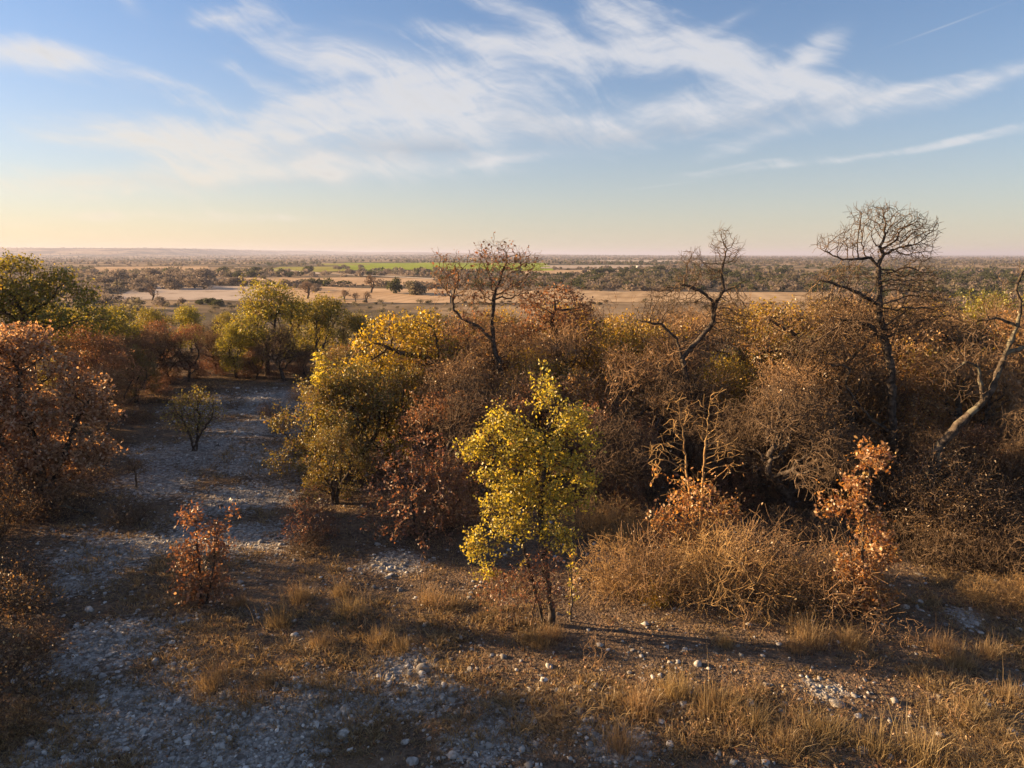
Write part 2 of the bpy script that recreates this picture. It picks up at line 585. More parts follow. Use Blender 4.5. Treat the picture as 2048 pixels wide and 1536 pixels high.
# far land: tan grass, grey brush
nf = k.noise(P, 0.0042, 6, 0.6)
nf2 = k.noise(P, 0.02, 5, 0.6)
nf3 = k.noise(P, 0.0011, 4, 0.6)
tan_ = k.mix(k.ss(nf2, 0.35, 0.65), (0.23, 0.165, 0.105), (0.36, 0.27, 0.175))
brush = k.mix(k.ss(nf2, 0.35, 0.65), (0.065, 0.055, 0.042), (0.125, 0.105, 0.075))
farc = k.mix(k.ss(nf, 0.44, 0.54), brush, tan_)
farc = k.mix(k.ss(nf3, 0.50, 0.62), farc, (0.075, 0.072, 0.052))
slope = k.mix(k.ss(k.noise(P, 0.15, 4, 0.6), 0.35, 0.65), (0.10, 0.075, 0.05), (0.24, 0.18, 0.12))
col = k.mix(k.ss(dist, 40, 70), nearc, slope)
col = k.mix(k.ss(dist, 150, 220), col, farc)
d = k.n('ShaderNodeBsdfDiffuse')
k.l(col, d.inputs['Color'])
bp = k.n('ShaderNodeBump')
bp.inputs['Strength'].default_value = 0.9
bp.inputs['Distance'].default_value = 0.05
hh = k.m('ADD', k.m('MULTIPLY', vor.outputs['Distance'], -0.6), k.m('ADD', k.m('MULTIPLY', n2, 0.8), k.m('MULTIPLY', vor2.outputs['Distance'], -0.3)))
k.l(k.m('MULTIPLY', hh, k.ss(dist, 70, 30)), bp.inputs['Height'])
k.l(bp.outputs[0], d.inputs['Normal'])
k.l(d.outputs[0], out.inputs['Surface'])
put('ground', mesh_np('ground', V, [Q[:, ::-1], fan], m, True, rk), kind='structure')


# ------------------------------------------------------------------ fields and the track in the valley
def poly_sheet(name, pts, lift, mt, nu=60, nv=10):
    """quad patch through four far pixels corners, draped on the land"""
    a, b, c, d = [at_far(*p)[:2] for p in pts]       # near-left, near-right, far-right, far-left
    u = np.linspace(0, 1, nu)[None, :, None]
    v = np.linspace(0, 1, nv)[:, None, None]
    g = (a * (1 - u) + b * u) * (1 - v) + (d * (1 - u) + c * u) * v
    wob = 0.05 * np.linalg.norm(d - a)
    vx = np.linspace(0, 1, nu)[None, :]
    g[:, :, 1] += wob * (fbm(g[:, :, 0], g[:, :, 0] * 0, 60, 71, 2) - 0.5) * 2
    z = tz(g[:, :, 0], g[:, :, 1]) + lift
    Vv = np.concatenate([g, z[:, :, None]], 2).reshape(-1, 3)
    i, j = np.meshgrid(np.arange(nv - 1), np.arange(nu - 1), indexing='ij')
    F = np.stack([i * nu + j, i * nu + j + 1, (i + 1) * nu + j + 1, (i + 1) * nu + j], -1).reshape(-1, 4)
    return put(name, mesh_np(name, Vv, F, mt), kind='structure'), np.array([a, b, c, d])


def field_mat(name, c1, c2, sc=0.03):
    m, k, out = mat(name)
    geo = k.n('ShaderNodeNewGeometry')
    mp = k.n('ShaderNodeMapping')
    k.l(geo.outputs['Position'], mp.inputs[0])
    mp.inputs['Scale'].default_value = (1, 0.45, 1)
    mp.inputs['Rotation'].default_value = (0, 0, 0.5)
    f = k.noise(mp.outputs[0], sc, 6, 0.65)
    wv = k.n('ShaderNodeTexWave')
    k.l(mp.outputs[0], wv.inputs['Vector'])
    wv.inputs['Scale'].default_value = 0.055
    wv.inputs['Distortion'].default_value = 3.0
    wv.inputs['Detail Scale'].default_value = 0.3
    cc = k.mix(k.ss(f, 0.30, 0.70), c1, c2)
    cc = k.mix(k.m('MULTIPLY', wv.outputs['Fac'], 0.35), cc, [x * 0.72 for x in c1])
    cc = k.mix(k.m('MULTIPLY', k.ss(k.noise(geo.outputs['Position'], sc * 2.6, 4, 0.6), 0.54, 0.64), 0.6), cc, [x * 0.55 for x in c1])
    d = k.n('ShaderNodeBsdfDiffuse')
    k.l(cc, d.inputs['Color'])
    k.l(d.outputs[0], out.inputs['Surface'])
    return m


M['hay'] = field_mat('mown tan field', (0.40, 0.275, 0.165), (0.55, 0.40, 0.26))
M['straw'] = field_mat('stubble field', (0.34, 0.24, 0.145), (0.50, 0.37, 0.235), 0.05)
M['pale'] = field_mat('pale bare field', (0.36, 0.29, 0.23), (0.48, 0.405, 0.34))
M['green'] = field_mat('green winter crop', (0.20, 0.26, 0.03), (0.30, 0.35, 0.045), 0.012)
M['green2'] = field_mat('greenish pasture', (0.23, 0.23, 0.055), (0.33, 0.29, 0.085), 0.02)
M['track'] = field_mat('pale caliche track', (0.45, 0.38, 0.30), (0.56, 0.48, 0.39))
FIELDS = []
for nm, pts, lift, mt in [
    ('field', [(205, 600), (560, 603), (505, 573), (290, 569)], 0.15, 'pale'),
    ('field', [(520, 604), (900, 606), (900, 579), (470, 570)], 0.10, 'hay'),
    ('field', [(905, 606), (1650, 607), (1700, 586), (905, 580)], 0.10, 'straw'),
    ('field', [(390, 567), (900, 573), (860, 556), (390, 556)], 0.2, 'hay'),
    ('field', [(660, 541), (1110, 542), (1090, 526), (690, 526)], 0.3, 'green'),
    ('field', [(520, 545), (700, 543), (690, 533), (560, 534)], 0.3, 'green2'),
    ('field', [(640, 531), (740, 531), (740, 526), (640, 527)], 0.35, 'green2'),
    ('field', [(1050, 549), (1290, 552), (1290, 541), (1040, 541)], 0.3, 'hay'),
    ('field', [(1080, 537), (1330, 537), (1300, 531), (1090, 531)], 0.3, 'pale'),
    ('field', [(1180, 525), (1420, 525), (1400, 521), (1190, 521)], 0.5, 'pale'),
    ('field', [(200, 545), (420, 541), (420, 533), (160, 535)], 0.3, 'hay'),
]:
    o, c = poly_sheet(nm, pts, lift, M[mt])
    FIELDS.append(c)
# the track: a draped ribbon 6 m wide
tp = np.array([at_far(u, v)[:2] for u, v in [(500, 537.5), (560, 540.5), (620, 545), (640, 548.5), (700, 550.5), (780, 554), (860, 558), (930, 561)]])
t0 = np.linspace(0, len(tp) - 1, 90)
tx = np.interp(t0, range(len(tp)), tp[:, 0])
ty = np.interp(t0, range(len(tp)), tp[:, 1])
TRACK = np.stack([tx, ty], 1)
dd = np.gradient(TRACK, axis=0)
nn = np.stack([-dd[:, 1], dd[:, 0]], 1) / np.linalg.norm(dd, axis=1)[:, None]
L_ = TRACK + nn * 4.5
R_ = TRACK - nn * 4.5
Vv = np.vstack([np.c_[L_, tz(L_[:, 0], L_[:, 1]) + 0.45], np.c_[R_, tz(R_[:, 0], R_[:, 1]) + 0.45]])
n_ = len(TRACK)
F = np.array([[q, q + 1, n_ + q + 1, n_ + q] for q in range(n_ - 1)])
put('road', mesh_np('road', Vv, F, M['track']), kind='structure')


def in_fields(x, y):
    r = np.zeros(len(x), bool)
    for c in FIELDS:
        s = np.ones(len(x), bool)
        cc = c.mean(0)
        for q in range(4):
            p, w = c[q], c[(q + 1) % 4]
            e = w - p
            side = e[0] * (cc[1] - p[1]) - e[1] * (cc[0] - p[0])
            s &= (e[0] * (y - p[1]) - e[1] * (x - p[0])) * np.sign(side) > 0
        r |= s
    dmin = np.full(len(x), 1e9)
    for t in TRACK[::3]:
        dmin = np.minimum(dmin, np.hypot(x - t[0], y - t[1]))
    return r | (dmin < 14)

# ------------------------------------------------------------------ tree growing (space colonisation)
def unit(a):
    return a / np.maximum(np.linalg.norm(a, axis=-1, keepdims=True), 1e-9)


def ellipsoid_pts(c, r, n, rng, shell=0.35):
    d = unit(rng.normal(size=(n, 3)))
    q = rng.random(n) ** shell
    return np.asarray(c) + d * q[:, None] * np.asarray(r)


def grow(stems, attr, rng, D=0.16, di=1.3, dk=0.24, wig=0.28, up=0.05, iters=220):
    """stems: list of polylines (k,3), each rooted at its first point; attr: (n,3) crown points.
    returns node positions, parent indices"""
    pos, par, sr = [], [], []
    for sn, s in enumerate(stems):
        s = np.asarray(s, float)
        join = -1
        if sn and s[0][2] > stems[0][0][2] + 0.45:      # a limb: it leaves the wood already there
            dj = np.linalg.norm(np.array(pos) - s[0], axis=1)
            join = int(dj.argmin())
            s[0] = pos[join]
        pts = [s[0]]
        for a, b in zip(s[:-1], s[1:]):
            nseg = max(1, int(np.linalg.norm(b - a) / D))
            for q in range(1, nseg + 1):
                pts.append(a + (b - a) * q / nseg + rng.normal(size=3) * D * 0.10)
        base = len(pos)
        ln = max(1, len(pts) - 1)
        if join >= 0:
            for q, p in enumerate(pts[1:]):
                pos.append(p)
                par.append(base + q - 1 if q else join)
                sr.append((sn, (q + 1) / ln))
        else:
            for q, p in enumerate(pts):
                pos.append(p)
                par.append(base + q - 1 if q else -1)
                sr.append((sn, q / ln))
    cap = 14000
    PA = np.zeros((cap, 3))
    n = len(pos)
    PA[:n] = pos
    par = par + [0] * (cap - n)
    nch = np.zeros(cap, int)
    stall = np.zeros(cap, int)
    last = np.full((cap, 3), 1e9)
    A = np.asarray(attr, float).copy()
    d = np.linalg.norm(A[:, None, :] - PA[None, :n, :], axis=2)
    ni = d.argmin(1)
    nd = d.min(1)
    reach = di
    for it in range(iters):
        if len(A) == 0 or n > cap - 900:
            break
        act = nd < reach
        if not act.any():
            reach *= 1.5
            if reach > 30:
                break
            continue
        reach = max(di, reach * 0.9)
        acc = np.zeros((n, 3))
        np.add.at(acc, ni[act], unit(A[act] - PA[ni[act]]))
        src = np.unique(ni[act])
        dr = unit(unit(acc[src]) + rng.normal(size=(len(src), 3)) * wig + np.array([0, 0, up]))
        new = PA[src] + dr * D * rng.uniform(0.8, 1.2, (len(src), 1))
        ok = (np.linalg.norm(new - last[src], axis=1) > 0.42 * D) & (nch[src] < 4)
        if not ok.any():
            # stuck: give up on the attractors these nodes cannot reach
            stall[src] += 1
            bad = src[(stall[src] > 5) | (nch[src] >= 4)]
            stuck = np.isin(ni, bad) & act
            A, ni, nd = A[~stuck], ni[~stuck], nd[~stuck]
            continue
        bad = src[~ok]
        if len(bad):
            stall[bad] += 1
            bad = bad[(stall[bad] > 5) | (nch[bad] >= 4)]
            stuck = np.isin(ni, bad) & act
            A, ni, nd = A[~stuck], ni[~stuck], nd[~stuck]
            if len(A) == 0:
                break
        src, new = src[ok], new[ok]
        m_ = len(new)
        PA[n:n + m_] = new
        for q in range(m_):
            par[n + q] = int(src[q])
        nch[src] += 1
        last[src] = new
        d = np.linalg.norm(A[:, None, :] - new[None], axis=2)
        j = d.argmin(1)
        dm = d[np.arange(len(A)), j]
        b = dm < nd
        nd[b] = dm[b]
        ni[b] = n + j[b]
        n += m_
        keep = nd > dk
        A, ni, nd = A[keep], ni[keep], nd[keep]
    return PA[:n].copy(), np.array(par[:n]), sr


def add_twigs(pos, par, rng, per_tip=2, per_node=0.4, ln=0.26, spread=0.9, segs=2, thin=None, droop=0.0):
    """short side shoots on the thin outer wood"""
    n = len(pos)
    nch = np.zeros(n, int)
    np.add.at(nch, par[par >= 0], 1)
    dirs = np.zeros((n, 3))
    ok = par >= 0
    dirs[ok] = unit(pos[ok] - pos[par[ok]])
    tips = np.where(nch == 0)[0]
    src = np.repeat(tips, per_tip)
    cand = np.where((nch == 1) & ok)[0]
    if thin is not None:
        cand = cand[thin[cand]]
    extra = cand[rng.random(len(cand)) < min(1.0, per_node)]
    if per_node > 1:
        extra = np.repeat(cand, int(round(per_node)))
    src = np.concatenate([src, extra])
    P, Q = [pos], [par]
    cur = src
    d = unit(dirs[src] + rng.normal(size=(len(src), 3)) * spread)
    p = pos[src]
    base = n
    for s in range(segs):
        d = unit(d + rng.normal(size=d.shape) * 0.32 + np.array([0, 0, -droop]))
        p = p + d * (ln / segs) * rng.uniform(0.6, 1.35, (len(src), 1))
        P.append(p)
        Q.append(cur)
        cur = np.arange(base, base + len(src))
        base += len(src)
    return np.vstack(P), np.concatenate(Q)


def radii(pos, par, tip=0.004, base=None, ex=2.3):
    n = len(pos)
    r = np.zeros(n)
    # children always come after their parents except for twig rows, which also do
    acc = np.zeros(n)
    order = range(n - 1, -1, -1)
    main = np.full(n, -1)
    bestr = np.zeros(n)
    for i in order:
        r[i] = max(tip, acc[i] ** (1 / ex) if acc[i] > 0 else tip)
        p = par[i]
        if p >= 0:
            acc[p] += r[i] ** ex
            if r[i] > bestr[p]:
                bestr[p] = r[i]
                main[p] = i
    if base:
        rt = r[par < 0].max()
        pw = min(1.12, max(0.6, math.log(base / tip) / max(1e-6, math.log(rt / tip))))
        r = tip * (r / tip) ** pw
    return r, main


def tubes(pos, par, r, main, sel=None):
    """tapered tubes along parent-child edges; returns verts, list of quad arrays"""
    n = len(pos)
    e = np.where(par >= 0)[0]
    d = np.zeros((n, 3))
    d[e] = unit(pos[e] - pos[par[e]])
    roots = np.where(par < 0)[0]
    nd = d.copy()
    hm = main >= 0
    nd[hm] = unit(d[hm] + d[main[hm]])
    ksel = np.where(r > 0.06, 10, np.where(r > 0.02, 6, 3))
    ref = unit(np.array([0.9, 0.43, 0.12]))

    def ring(c, nrm, rad, kk):
        u = unit(np.cross(nrm, ref))
        v = np.cross(nrm, u)
        a = np.arange(kk) / kk * 2 * pi
        return c[:, None, :] + rad[:, None, None] * (np.cos(a)[None, :, None] * u[:, None, :] + np.sin(a)[None, :, None] * v[:, None, :])
    V, F = [], []
    off = 0
    if sel is None:
        sel = np.ones(n, bool)
    for kk in (10, 6, 3):
        own = np.where((ksel == kk) & sel)[0]
        if not len(own):
            continue
        ix = np.full(n, -1)
        ix[own] = np.arange(len(own)) * kk + off
        rv = ring(pos[own], np.where(np.linalg.norm(nd[own], axis=1, keepdims=True) > 0, nd[own], np.array([[0, 0, 1.0]])), r[own], kk)
        V.append(rv.reshape(-1, 3))
        off += len(own) * kk
        ed = own[par[own] >= 0]
        p = par[ed]
        shared = (main[p] == ed) & (ix[p] >= 0)
        st = np.where(shared, ix[p], -1)
        ns = ~shared
        if ns.any():
            q = ed[ns]
            ism = main[par[q]] == q
            rs = np.where(ism, np.minimum(r[par[q]], r[q] * 2.0), r[q] * 1.1)
            rv = ring(pos[par[q]], d[q], rs, kk)
            V.append(rv.reshape(-1, 3))
            st[ns] = np.arange(len(q)) * kk + off
            off += len(q) * kk
        a = np.arange(kk)
        b = (a + 1) % kk
        F.append(np.stack([st[:, None] + a, st[:, None] + b, ix[ed][:, None] + b, ix[ed][:, None] + a], -1).reshape(-1, 4))
    return np.vstack(V), F


def leaves(P, rng, ln=0.085, wd=0.05, droop=0.25, upn=0.3, jit=0.05, rich=False, tone=None):
    """a leaf blade at every point of P; returns verts, faces, rnd"""
    n = len(P)
    P = P + rng.normal(size=(n, 3)) * jit
    ax = unit(rng.normal(size=(n, 3)) + np.array([0, 0, -droop]))
    nr = unit(rng.normal(size=(n, 3)) + np.array([0, 0, upn]))
    sd = unit(np.cross(ax, nr))
    nr = np.cross(sd, ax)
    s = rng.uniform(0.65, 1.3, (n, 1))
    l, w = ln * s, wd * s
    curl = rng.normal(size=(n, 1)) * 0.25
    if rich:
        v = [P, P + ax * l * .35 + sd * w * .42 + nr * w * .18, P + ax * l * .30 - sd * w * .42 + nr * w * .18,
             P + ax * l * .72 + sd * w * .52 + nr * l * curl * .5 + nr * w * .12, P + ax * l * .70 - sd * w * .52 + nr * l * curl * .5 + nr * w * .12, P + ax * l + nr * l * curl]
        V = np.stack(v, 1).reshape(-1, 3)
        o = np.arange(n)[:, None] * 6
        F = [o + np.array([[0, 1, 2]]), np.concatenate([o + np.array([[1, 3, 4, 2]])]), o + np.array([[3, 5, 4]])]
        kk = 6
    else:
        v = [P, P + ax * l * .5 + sd * w * .5 + nr * w * .2, P + ax * l + nr * l * curl, P + ax * l * .5 - sd * w * .5 + nr * w * .2]
        V = np.stack(v, 1).reshape(-1, 3)
        o = np.arange(n)[:, None] * 4
        F = [o + np.array([[0, 1, 2]]), o + np.array([[0, 2, 3]])]
        kk = 4
    t = np.clip(rng.normal(0.45, 0.24, n), 0, 1) if tone is None else tone
    return V, F, np.repeat(t, kk)


def merge(L):
    V, F, R, o = [], [], [], 0
    for v, f, r in L:
        V.append(v)
        F += [x + o for x in f]
        R.append(r)
        o += len(v)
    return np.vstack(V), F, np.concatenate(R)


def make_tree(stems, attr, seed, origin, bark='bark', twig='twig', leaf=None, nleaf=2, ll=0.085, lw=0.05, D=0.16, di=1.3, dk=0.24, wig=0.28, up=0.05,
              tip=0.0045, base=0.12, split=0.025, twigs=(2, 0.4, 0.26), droop=0.25, leafmask=None, jit=0.06, rich=False, tdroop=0.0, leafr=0.012, tone=None, taper=None):
    """grow one tree; meshes are local to origin: [('trunk', me), ('branches', me), ('crown', me)]"""
    rng = np.random.default_rng(seed)
    o = np.asarray(origin, float)
    pos, par, sr = grow(stems, attr, rng, D, di, dk, wig, up)
    r0, _ = radii(pos, par, tip, base)
    pos, par = add_twigs(pos, par, rng, twigs[0], twigs[1], twigs[2], thin=r0 < 0.03, droop=tdroop)
    r, main = radii(pos, par, tip, base)
    for q, (sn, f) in enumerate(sr):
        ra, rb = taper[min(sn, len(taper) - 1)] if taper else ((base, base * .3) if sn == 0 else (base * .45, base * .15))
        r[q] = max(r[q], ra + (rb - ra) * f ** 0.8) * (1.0 + (0.35 * max(0, 1 - f * 9) if sn == 0 else 0))
    r = r * (1 + np.where(r > .015, 1.0, 0.4) * np.clip(rng.normal(size=len(r)) * .11, -.2, .3))
    pos = pos - o
    parts = []
    big = r > split
    if big.sum() < 8:
        big[:] = False
    if big.any():
        V, F = tubes(pos, par, r, main, big)
        parts.append(('trunk', mesh_np('trunk', V, F, M[bark])))
    if (~big).any():
        V, F = tubes(pos, par, r, main, ~big)
        pn = 'branches' if leaf else 'crown'
        parts.append((pn, mesh_np(pn, V, F, M[twig])))
    if leaf:
        c = pos[r < leafr]
        if leafmask is not None:
            c = c[leafmask(c + o, rng)]
        P = np.repeat(c, int(nleaf), 0) if nleaf >= 1 else c[rng.random(len(c)) < nleaf]
        if nleaf > 1 and nleaf != int(nleaf):
            P = np.vstack([P, c[rng.random(len(c)) < nleaf - int(nleaf)]])
        tn = None
        if tone is not None:
            tn = tone(P + o, rng)
        V, F, R_ = leaves(P, rng, ll, lw, droop, jit=jit, rich=rich, tone=tn)
        parts.append(('crown', mesh_np('crown', V, F, M[leaf], False, R_)))
    return parts


def px_crown(blobs, D, n, rng, shell=0.45, depth=0.9):
    """crown points from blobs (u, v, ru, rv[, dD]) read off the photograph at forward distance D"""
    w = np.array([b[2] * b[3] for b in blobs], float) ** 0.85
    w /= w.sum()
    out = []
    for b, f in zip(blobs, w):
        dd_ = b[4] if len(b) > 4 else 0.0
        c = pix(b[0], b[1], D + dd_)
        dep = D * cos(radians(PITCH)) + 1.0
        rx, rz = b[2] * dep / FPX, b[3] * dep / FPX
        out.append(ellipsoid_pts(c, (rx, depth * (rx + rz) / 2, rz), max(3, int(n * f)), rng, shell))
    return np.vstack(out)


def px_stem(pts, D, first=True):
    """stem polyline from pixels (u, v[, dD]); starts on the ground under the first one"""
    q = [pix(p[0], p[1], D + (p[2] if len(p) > 2 else 0)) for p in pts]
    b = q[0].copy()
    gz = float(tz(b[0], b[1])) - 0.05
    if first or b[2] < gz + 0.7:
        b[2] = gz
    q[0] = b
    return np.array(q)


def oak_lobes(rng, H, Wd, n, low=0.3, lobes=9, flat=0.8):
    """crown points: many uneven lobes, some long shoots standing out of them"""
    pts = []
    lobes = int(lobes * 1.9)
    for q in range(lobes):
        a = rng.uniform(0, 2 * pi)
        h = rng.uniform(low + 0.08, 0.90)
        rad = Wd * 0.5 * rng.uniform(0.2, 0.88) * (1.0 - 0.45 * max(0, h - 0.55) / 0.35)
        rr_ = Wd * rng.uniform(0.08, 0.19)
        c = (rad * cos(a), rad * sin(a), H * h)
        pts.append(ellipsoid_pts(c, (rr_, rr_, rr_ * flat * rng.uniform(.6, 1.1)), n // lobes, rng, 0.5))
    for q in range(14):
        a = rng.uniform(0, 2 * pi)
        r0 = Wd * .5 * rng.uniform(.1, .8)
        t = np.linspace(0, 1, 7)[:, None]
        p0 = np.array([r0 * cos(a), r0 * sin(a), H * rng.uniform(.6, .85)])
        p1 = p0 + np.array([cos(a) * .3, sin(a) * .3, 1.0]) * H * rng.uniform(.10, .2)
        pts.append(p0 + (p1 - p0) * t + rng.normal(size=(7, 3)) * .06)
    pts.append(ellipsoid_pts((0, 0, H * 0.82), (Wd * .22, Wd * .22, H * .14), n // 10, rng, 0.5))
    return np.vstack(pts)


def proto_tree(seed, H, Wd, n, low=0.3, lean=0.3, trunk=0.34, lobes=9, stems=1, **kw):
    rng = np.random.default_rng(seed + 1000)
    A = oak_lobes(rng, H, Wd, int(n * 3.0), low, lobes)
    kw['dk'] = kw.get('dk', .24) * .66
    st = []
    for q in range(stems):
        b = rng.normal(size=2) * (0.12 if stems > 1 else 0)
        le = rng.normal(size=2) * lean
        st.append(np.array([[b[0], b[1], -0.12], [b[0] + le[0] * .3, b[1] + le[1] * .3, H * trunk * .5], [b[0] + le[0], b[1] + le[1], H * trunk]]))
    return make_tree(st, A, seed, (0, 0, 0), **kw)


def proto_shrub(seed, H, Wd, stems, n, dome=0.9, **kw):
    """many stems from one foot, fanning out"""
    rng = np.random.default_rng(seed + 2000)
    d = unit(rng.normal(size=(n, 3)) * np.array([1, 1, 0.8]))
    d[:, 2] = np.abs(d[:, 2])
    q = rng.random(n) ** 0.5
    A = d * q[:, None] * np.array([Wd / 2, Wd / 2, H * dome]) + np.array([0, 0, H * (1 - dome) + 0.05])
    A[:, :2] *= (0.8 + 0.4 * vnoise(np.arctan2(A[:, 1], A[:, 0]) * 3 + 9, A[:, 2] * 2, 1.0, seed % 50))[:, None]
    st = []
    for s in range(stems):
        a = rng.uniform(0, 2 * pi)
        b = np.array([cos(a), sin(a)]) * rng.uniform(0.02, 0.10) * Wd
        st.append(np.array([[b[0], b[1], -0.08], [b[0] * 2.2, b[1] * 2.2, H * rng.uniform(.15, .3)]]))
    return make_tree(st, A, seed, (0, 0, 0), **kw)

# ------------------------------------------------------------------ single trees read off the photograph
RNG = np.random.default_rng(11)


def gbase(u, D, v=900):
    p = pix(u, v, D)
    p[2] = float(tz(p[0], p[1]))
    return p


def hero(name, dst, stems, blobs, n, seed, label, cat='tree', group=None, shell=0.45, depth=0.9, **kw):
    rng = np.random.default_rng(seed)
    st = [px_stem(s, dst, q == 0) for q, s in enumerate(stems)]
    o = st[0][0].copy()
    o[2] += 0.05
    A = px_crown(blobs, dst, int(n * 2.6), rng, shell, depth)
    kw['dk'] = kw.get('dk', .24) * .7
    A = A[A[:, 2] > tz(A[:, 0], A[:, 1]) + 0.1]
    parts = make_tree(st, A, seed, o, **kw)
    return thing(name, parts, o, label, cat, group)


# the yellow oak in the sun
hero('yellow_oak_tree', 12.5,
     [[(1105, 1243), (1098, 1180), (1087, 1110), (1080, 1040), (1086, 960), (1092, 890)], [(1088, 1238, .05), (1062, 1150, .1), (1045, 1085, .1), (1015, 1010, .1)],
      [(1142, 1225, .1), (1145, 1170, .1), (1140, 1110, .1)]],
     [(1060, 895, 70, 42), (955, 892, 38, 28), (1140, 845, 38, 40), (1092, 790, 22, 36), (1005, 850, 38, 30), (1050, 975, 70, 34), (952, 1085, 24, 36), (975, 1140, 18, 18),
      (1105, 1005, 52, 36), (1168, 960, 24, 24), (1110, 1070, 40, 24), (1022, 1050, 46, 32), (925, 908, 15, 14), (1180, 885, 17, 20), (1000, 1005, 40, 18), (1120, 925, 44, 26), (1085, 745, 7, 10), (1160, 1000, 22, 14), (985, 945, 36, 14)],
     1500, 101, 'young oak with bright yellow-green leaves standing alone before the thicket', leaf='yellow', nleaf=3.2, ll=0.056, lw=0.033, D=0.10, di=0.8, dk=0.14, tip=0.003, base=0.055,
     split=0.012, twigs=(2, 0.6, 0.17), jit=0.03, rich=True, twig='twig_grey', shell=0.55, leafr=0.008)
hero('russet_shrub', 12.35, [[(1040, 1240), (1035, 1200)], [(1060, 1240), (1070, 1195)], [(1010, 1240), (1000, 1200)]],
     [(1040, 1165, 74, 34), (1000, 1185, 44, 28), (1085, 1140, 44, 44), (1090, 1190, 50, 24)], 420, 102, 'low russet-leaved shrub at the foot of the yellow oak', 'shrub', leaf='russet', nleaf=1.8, ll=0.05, lw=0.03,
     D=0.09, di=0.7, dk=0.13, tip=0.003, base=0.02, split=0.02, twigs=(1, 0.3, 0.14), jit=0.03)

# tall oaks that break the skyline
hero('sparse_oak_tree', 24, [[(1030, 930), (1022, 800), (1003, 745), (986, 690), (984, 640), (990, 590)], [(985, 685), (955, 652), (928, 641), (908, 621), (904, 594)]],
     [(1000, 520, 70, 28), (900, 560, 38, 40), (1055, 535, 32, 28), (960, 575, 60, 36), (885, 515, 20, 12), (920, 520, 18, 10), (1000, 488, 24, 12), (950, 655, 80, 40), (1040, 580, 50, 30), (970, 500, 20, 12), (1075, 520, 15, 12)],
     1100, 103, 'tall sparse oak with a few russet leaves rising above the horizon behind the yellow oak', leaf='russet', nleaf=0.22, ll=0.10, lw=0.07, D=0.15, tip=0.0048, base=0.09, split=0.03, taper=[(.09, .025), (.045, .015)], dk=0.2,
     twigs=(2, 0.45, 0.24), leafr=0.014, twig='twig', jit=.05)
hero('bare_oak_tree', 21, [[(1380, 960), (1378, 800), (1366, 715), (1400, 675), (1426, 645), (1431, 608), (1448, 579), (1443, 545), (1448, 520)], [(1372, 740), (1353, 678), (1324, 650), (1275, 641)],
                            [(1426, 645), (1424, 600), (1399, 580), (1360, 567)], [(1446, 582), (1470, 572), (1490, 562)]],
     [(1445, 490, 26, 30), (1468, 508, 18, 22), (1385, 520, 24, 22), (1420, 545, 28, 18), (1360, 558, 18, 8), (1442, 464, 18, 10), (1330, 600, 40, 30), (1470, 640, 40, 40), (1300, 630, 40, 20), (1400, 600, 40, 18), (1472, 590, 24, 18), (1380, 560, 30, 18), (1440, 610, 40, 26)],
     1400, 104, 'leafless oak with a crooked fork and one broken side limb against the sky', twigs=(3, 1.0, 0.24), D=0.11, tip=0.0042, base=0.085, split=0.03, taper=[(.085, .018), (.045, .012), (.035, .01), (.035, .01)], dk=0.19, leaf=None, twig='twig_grey')
hero('bare_oak_tree', 19, [[(1795, 1010), (1790, 930), (1784, 830), (1783, 735), (1771, 686), (1760, 628), (1757, 566), (1757, 529), (1767, 508), (1760, 492)], [(1757, 535), (1742, 515), (1684, 519), (1642, 498)],
                            [(1785, 870), (1742, 838), (1715, 808), (1690, 770), (1700, 740)], [(1772, 690), (1740, 650), (1690, 640)], [(1757, 610), (1718, 587), (1690, 574), (1640, 560)]],
     [(1750, 440, 42, 28), (1810, 460, 48, 34), (1700, 480, 36, 22), (1650, 490, 22, 16), (1850, 470, 26, 26), (1780, 500, 55, 18), (1725, 428, 22, 12), (1780, 418, 22, 10), (1835, 505, 30, 22), (1640, 560, 25, 7), (1695, 574, 28, 8),
      (1780, 640, 80, 40), (1690, 660, 70, 40), (1620, 700, 60, 30), (1840, 600, 50, 40), (1830, 555, 50, 26), (1690, 548, 46, 20), (1650, 600, 50, 26), (1872, 620, 46, 30), (1720, 610, 50, 22), (1790, 560, 40, 24)],
     3600, 105, 'tallest leafless oak with a wide rounded fan of twigs against the sky', twigs=(3, 0.9, 0.24), D=0.11, tip=0.0042, base=0.11, split=0.03, taper=[(.115, .022), (.04, .012), (.06, .015), (.035, .012), (.035, .01)], dk=0.17, shell=0.6, twig='twig_grey')
hero('dead_oak_tree', 16.5, [[(1840, 1000), (1875, 900), (1915, 850), (1958, 811), (1987, 770), (2000, 736), (2016, 695), (2033, 655), (2042, 612), (2033, 579), (2046, 537)],
                            [(1966, 795), (1960, 760), (1958, 735), (1930, 722), (1905, 745)], [(2030, 655), (1990, 635), (1950, 645)],
                            [(2012, 705), (2060, 690), (2120, 640)]],
     [(2045, 545, 22, 14), (1960, 640, 40, 10), (1915, 735, 30, 18), (2075, 650, 40, 30), (2120, 600, 40, 40), (1975, 700, 30, 12), (1895, 755, 12, 20), (2010, 560, 20, 8), (1940, 690, 40, 22), (1990, 600, 30, 20), (2030, 720, 40, 20), (1930, 790, 30, 16)],
     700, 106, 'leaning dead oak with a thick pale twisted trunk and broken limbs', bark='bark_pale', twig='twig_grey', twigs=(1, 0.15, 0.2), D=0.13, tip=0.006, base=0.23, split=0.02, dk=0.22, taper=[(.19, .022), (.07, .014), (.05, .012), (.075, .015)], wig=.5)

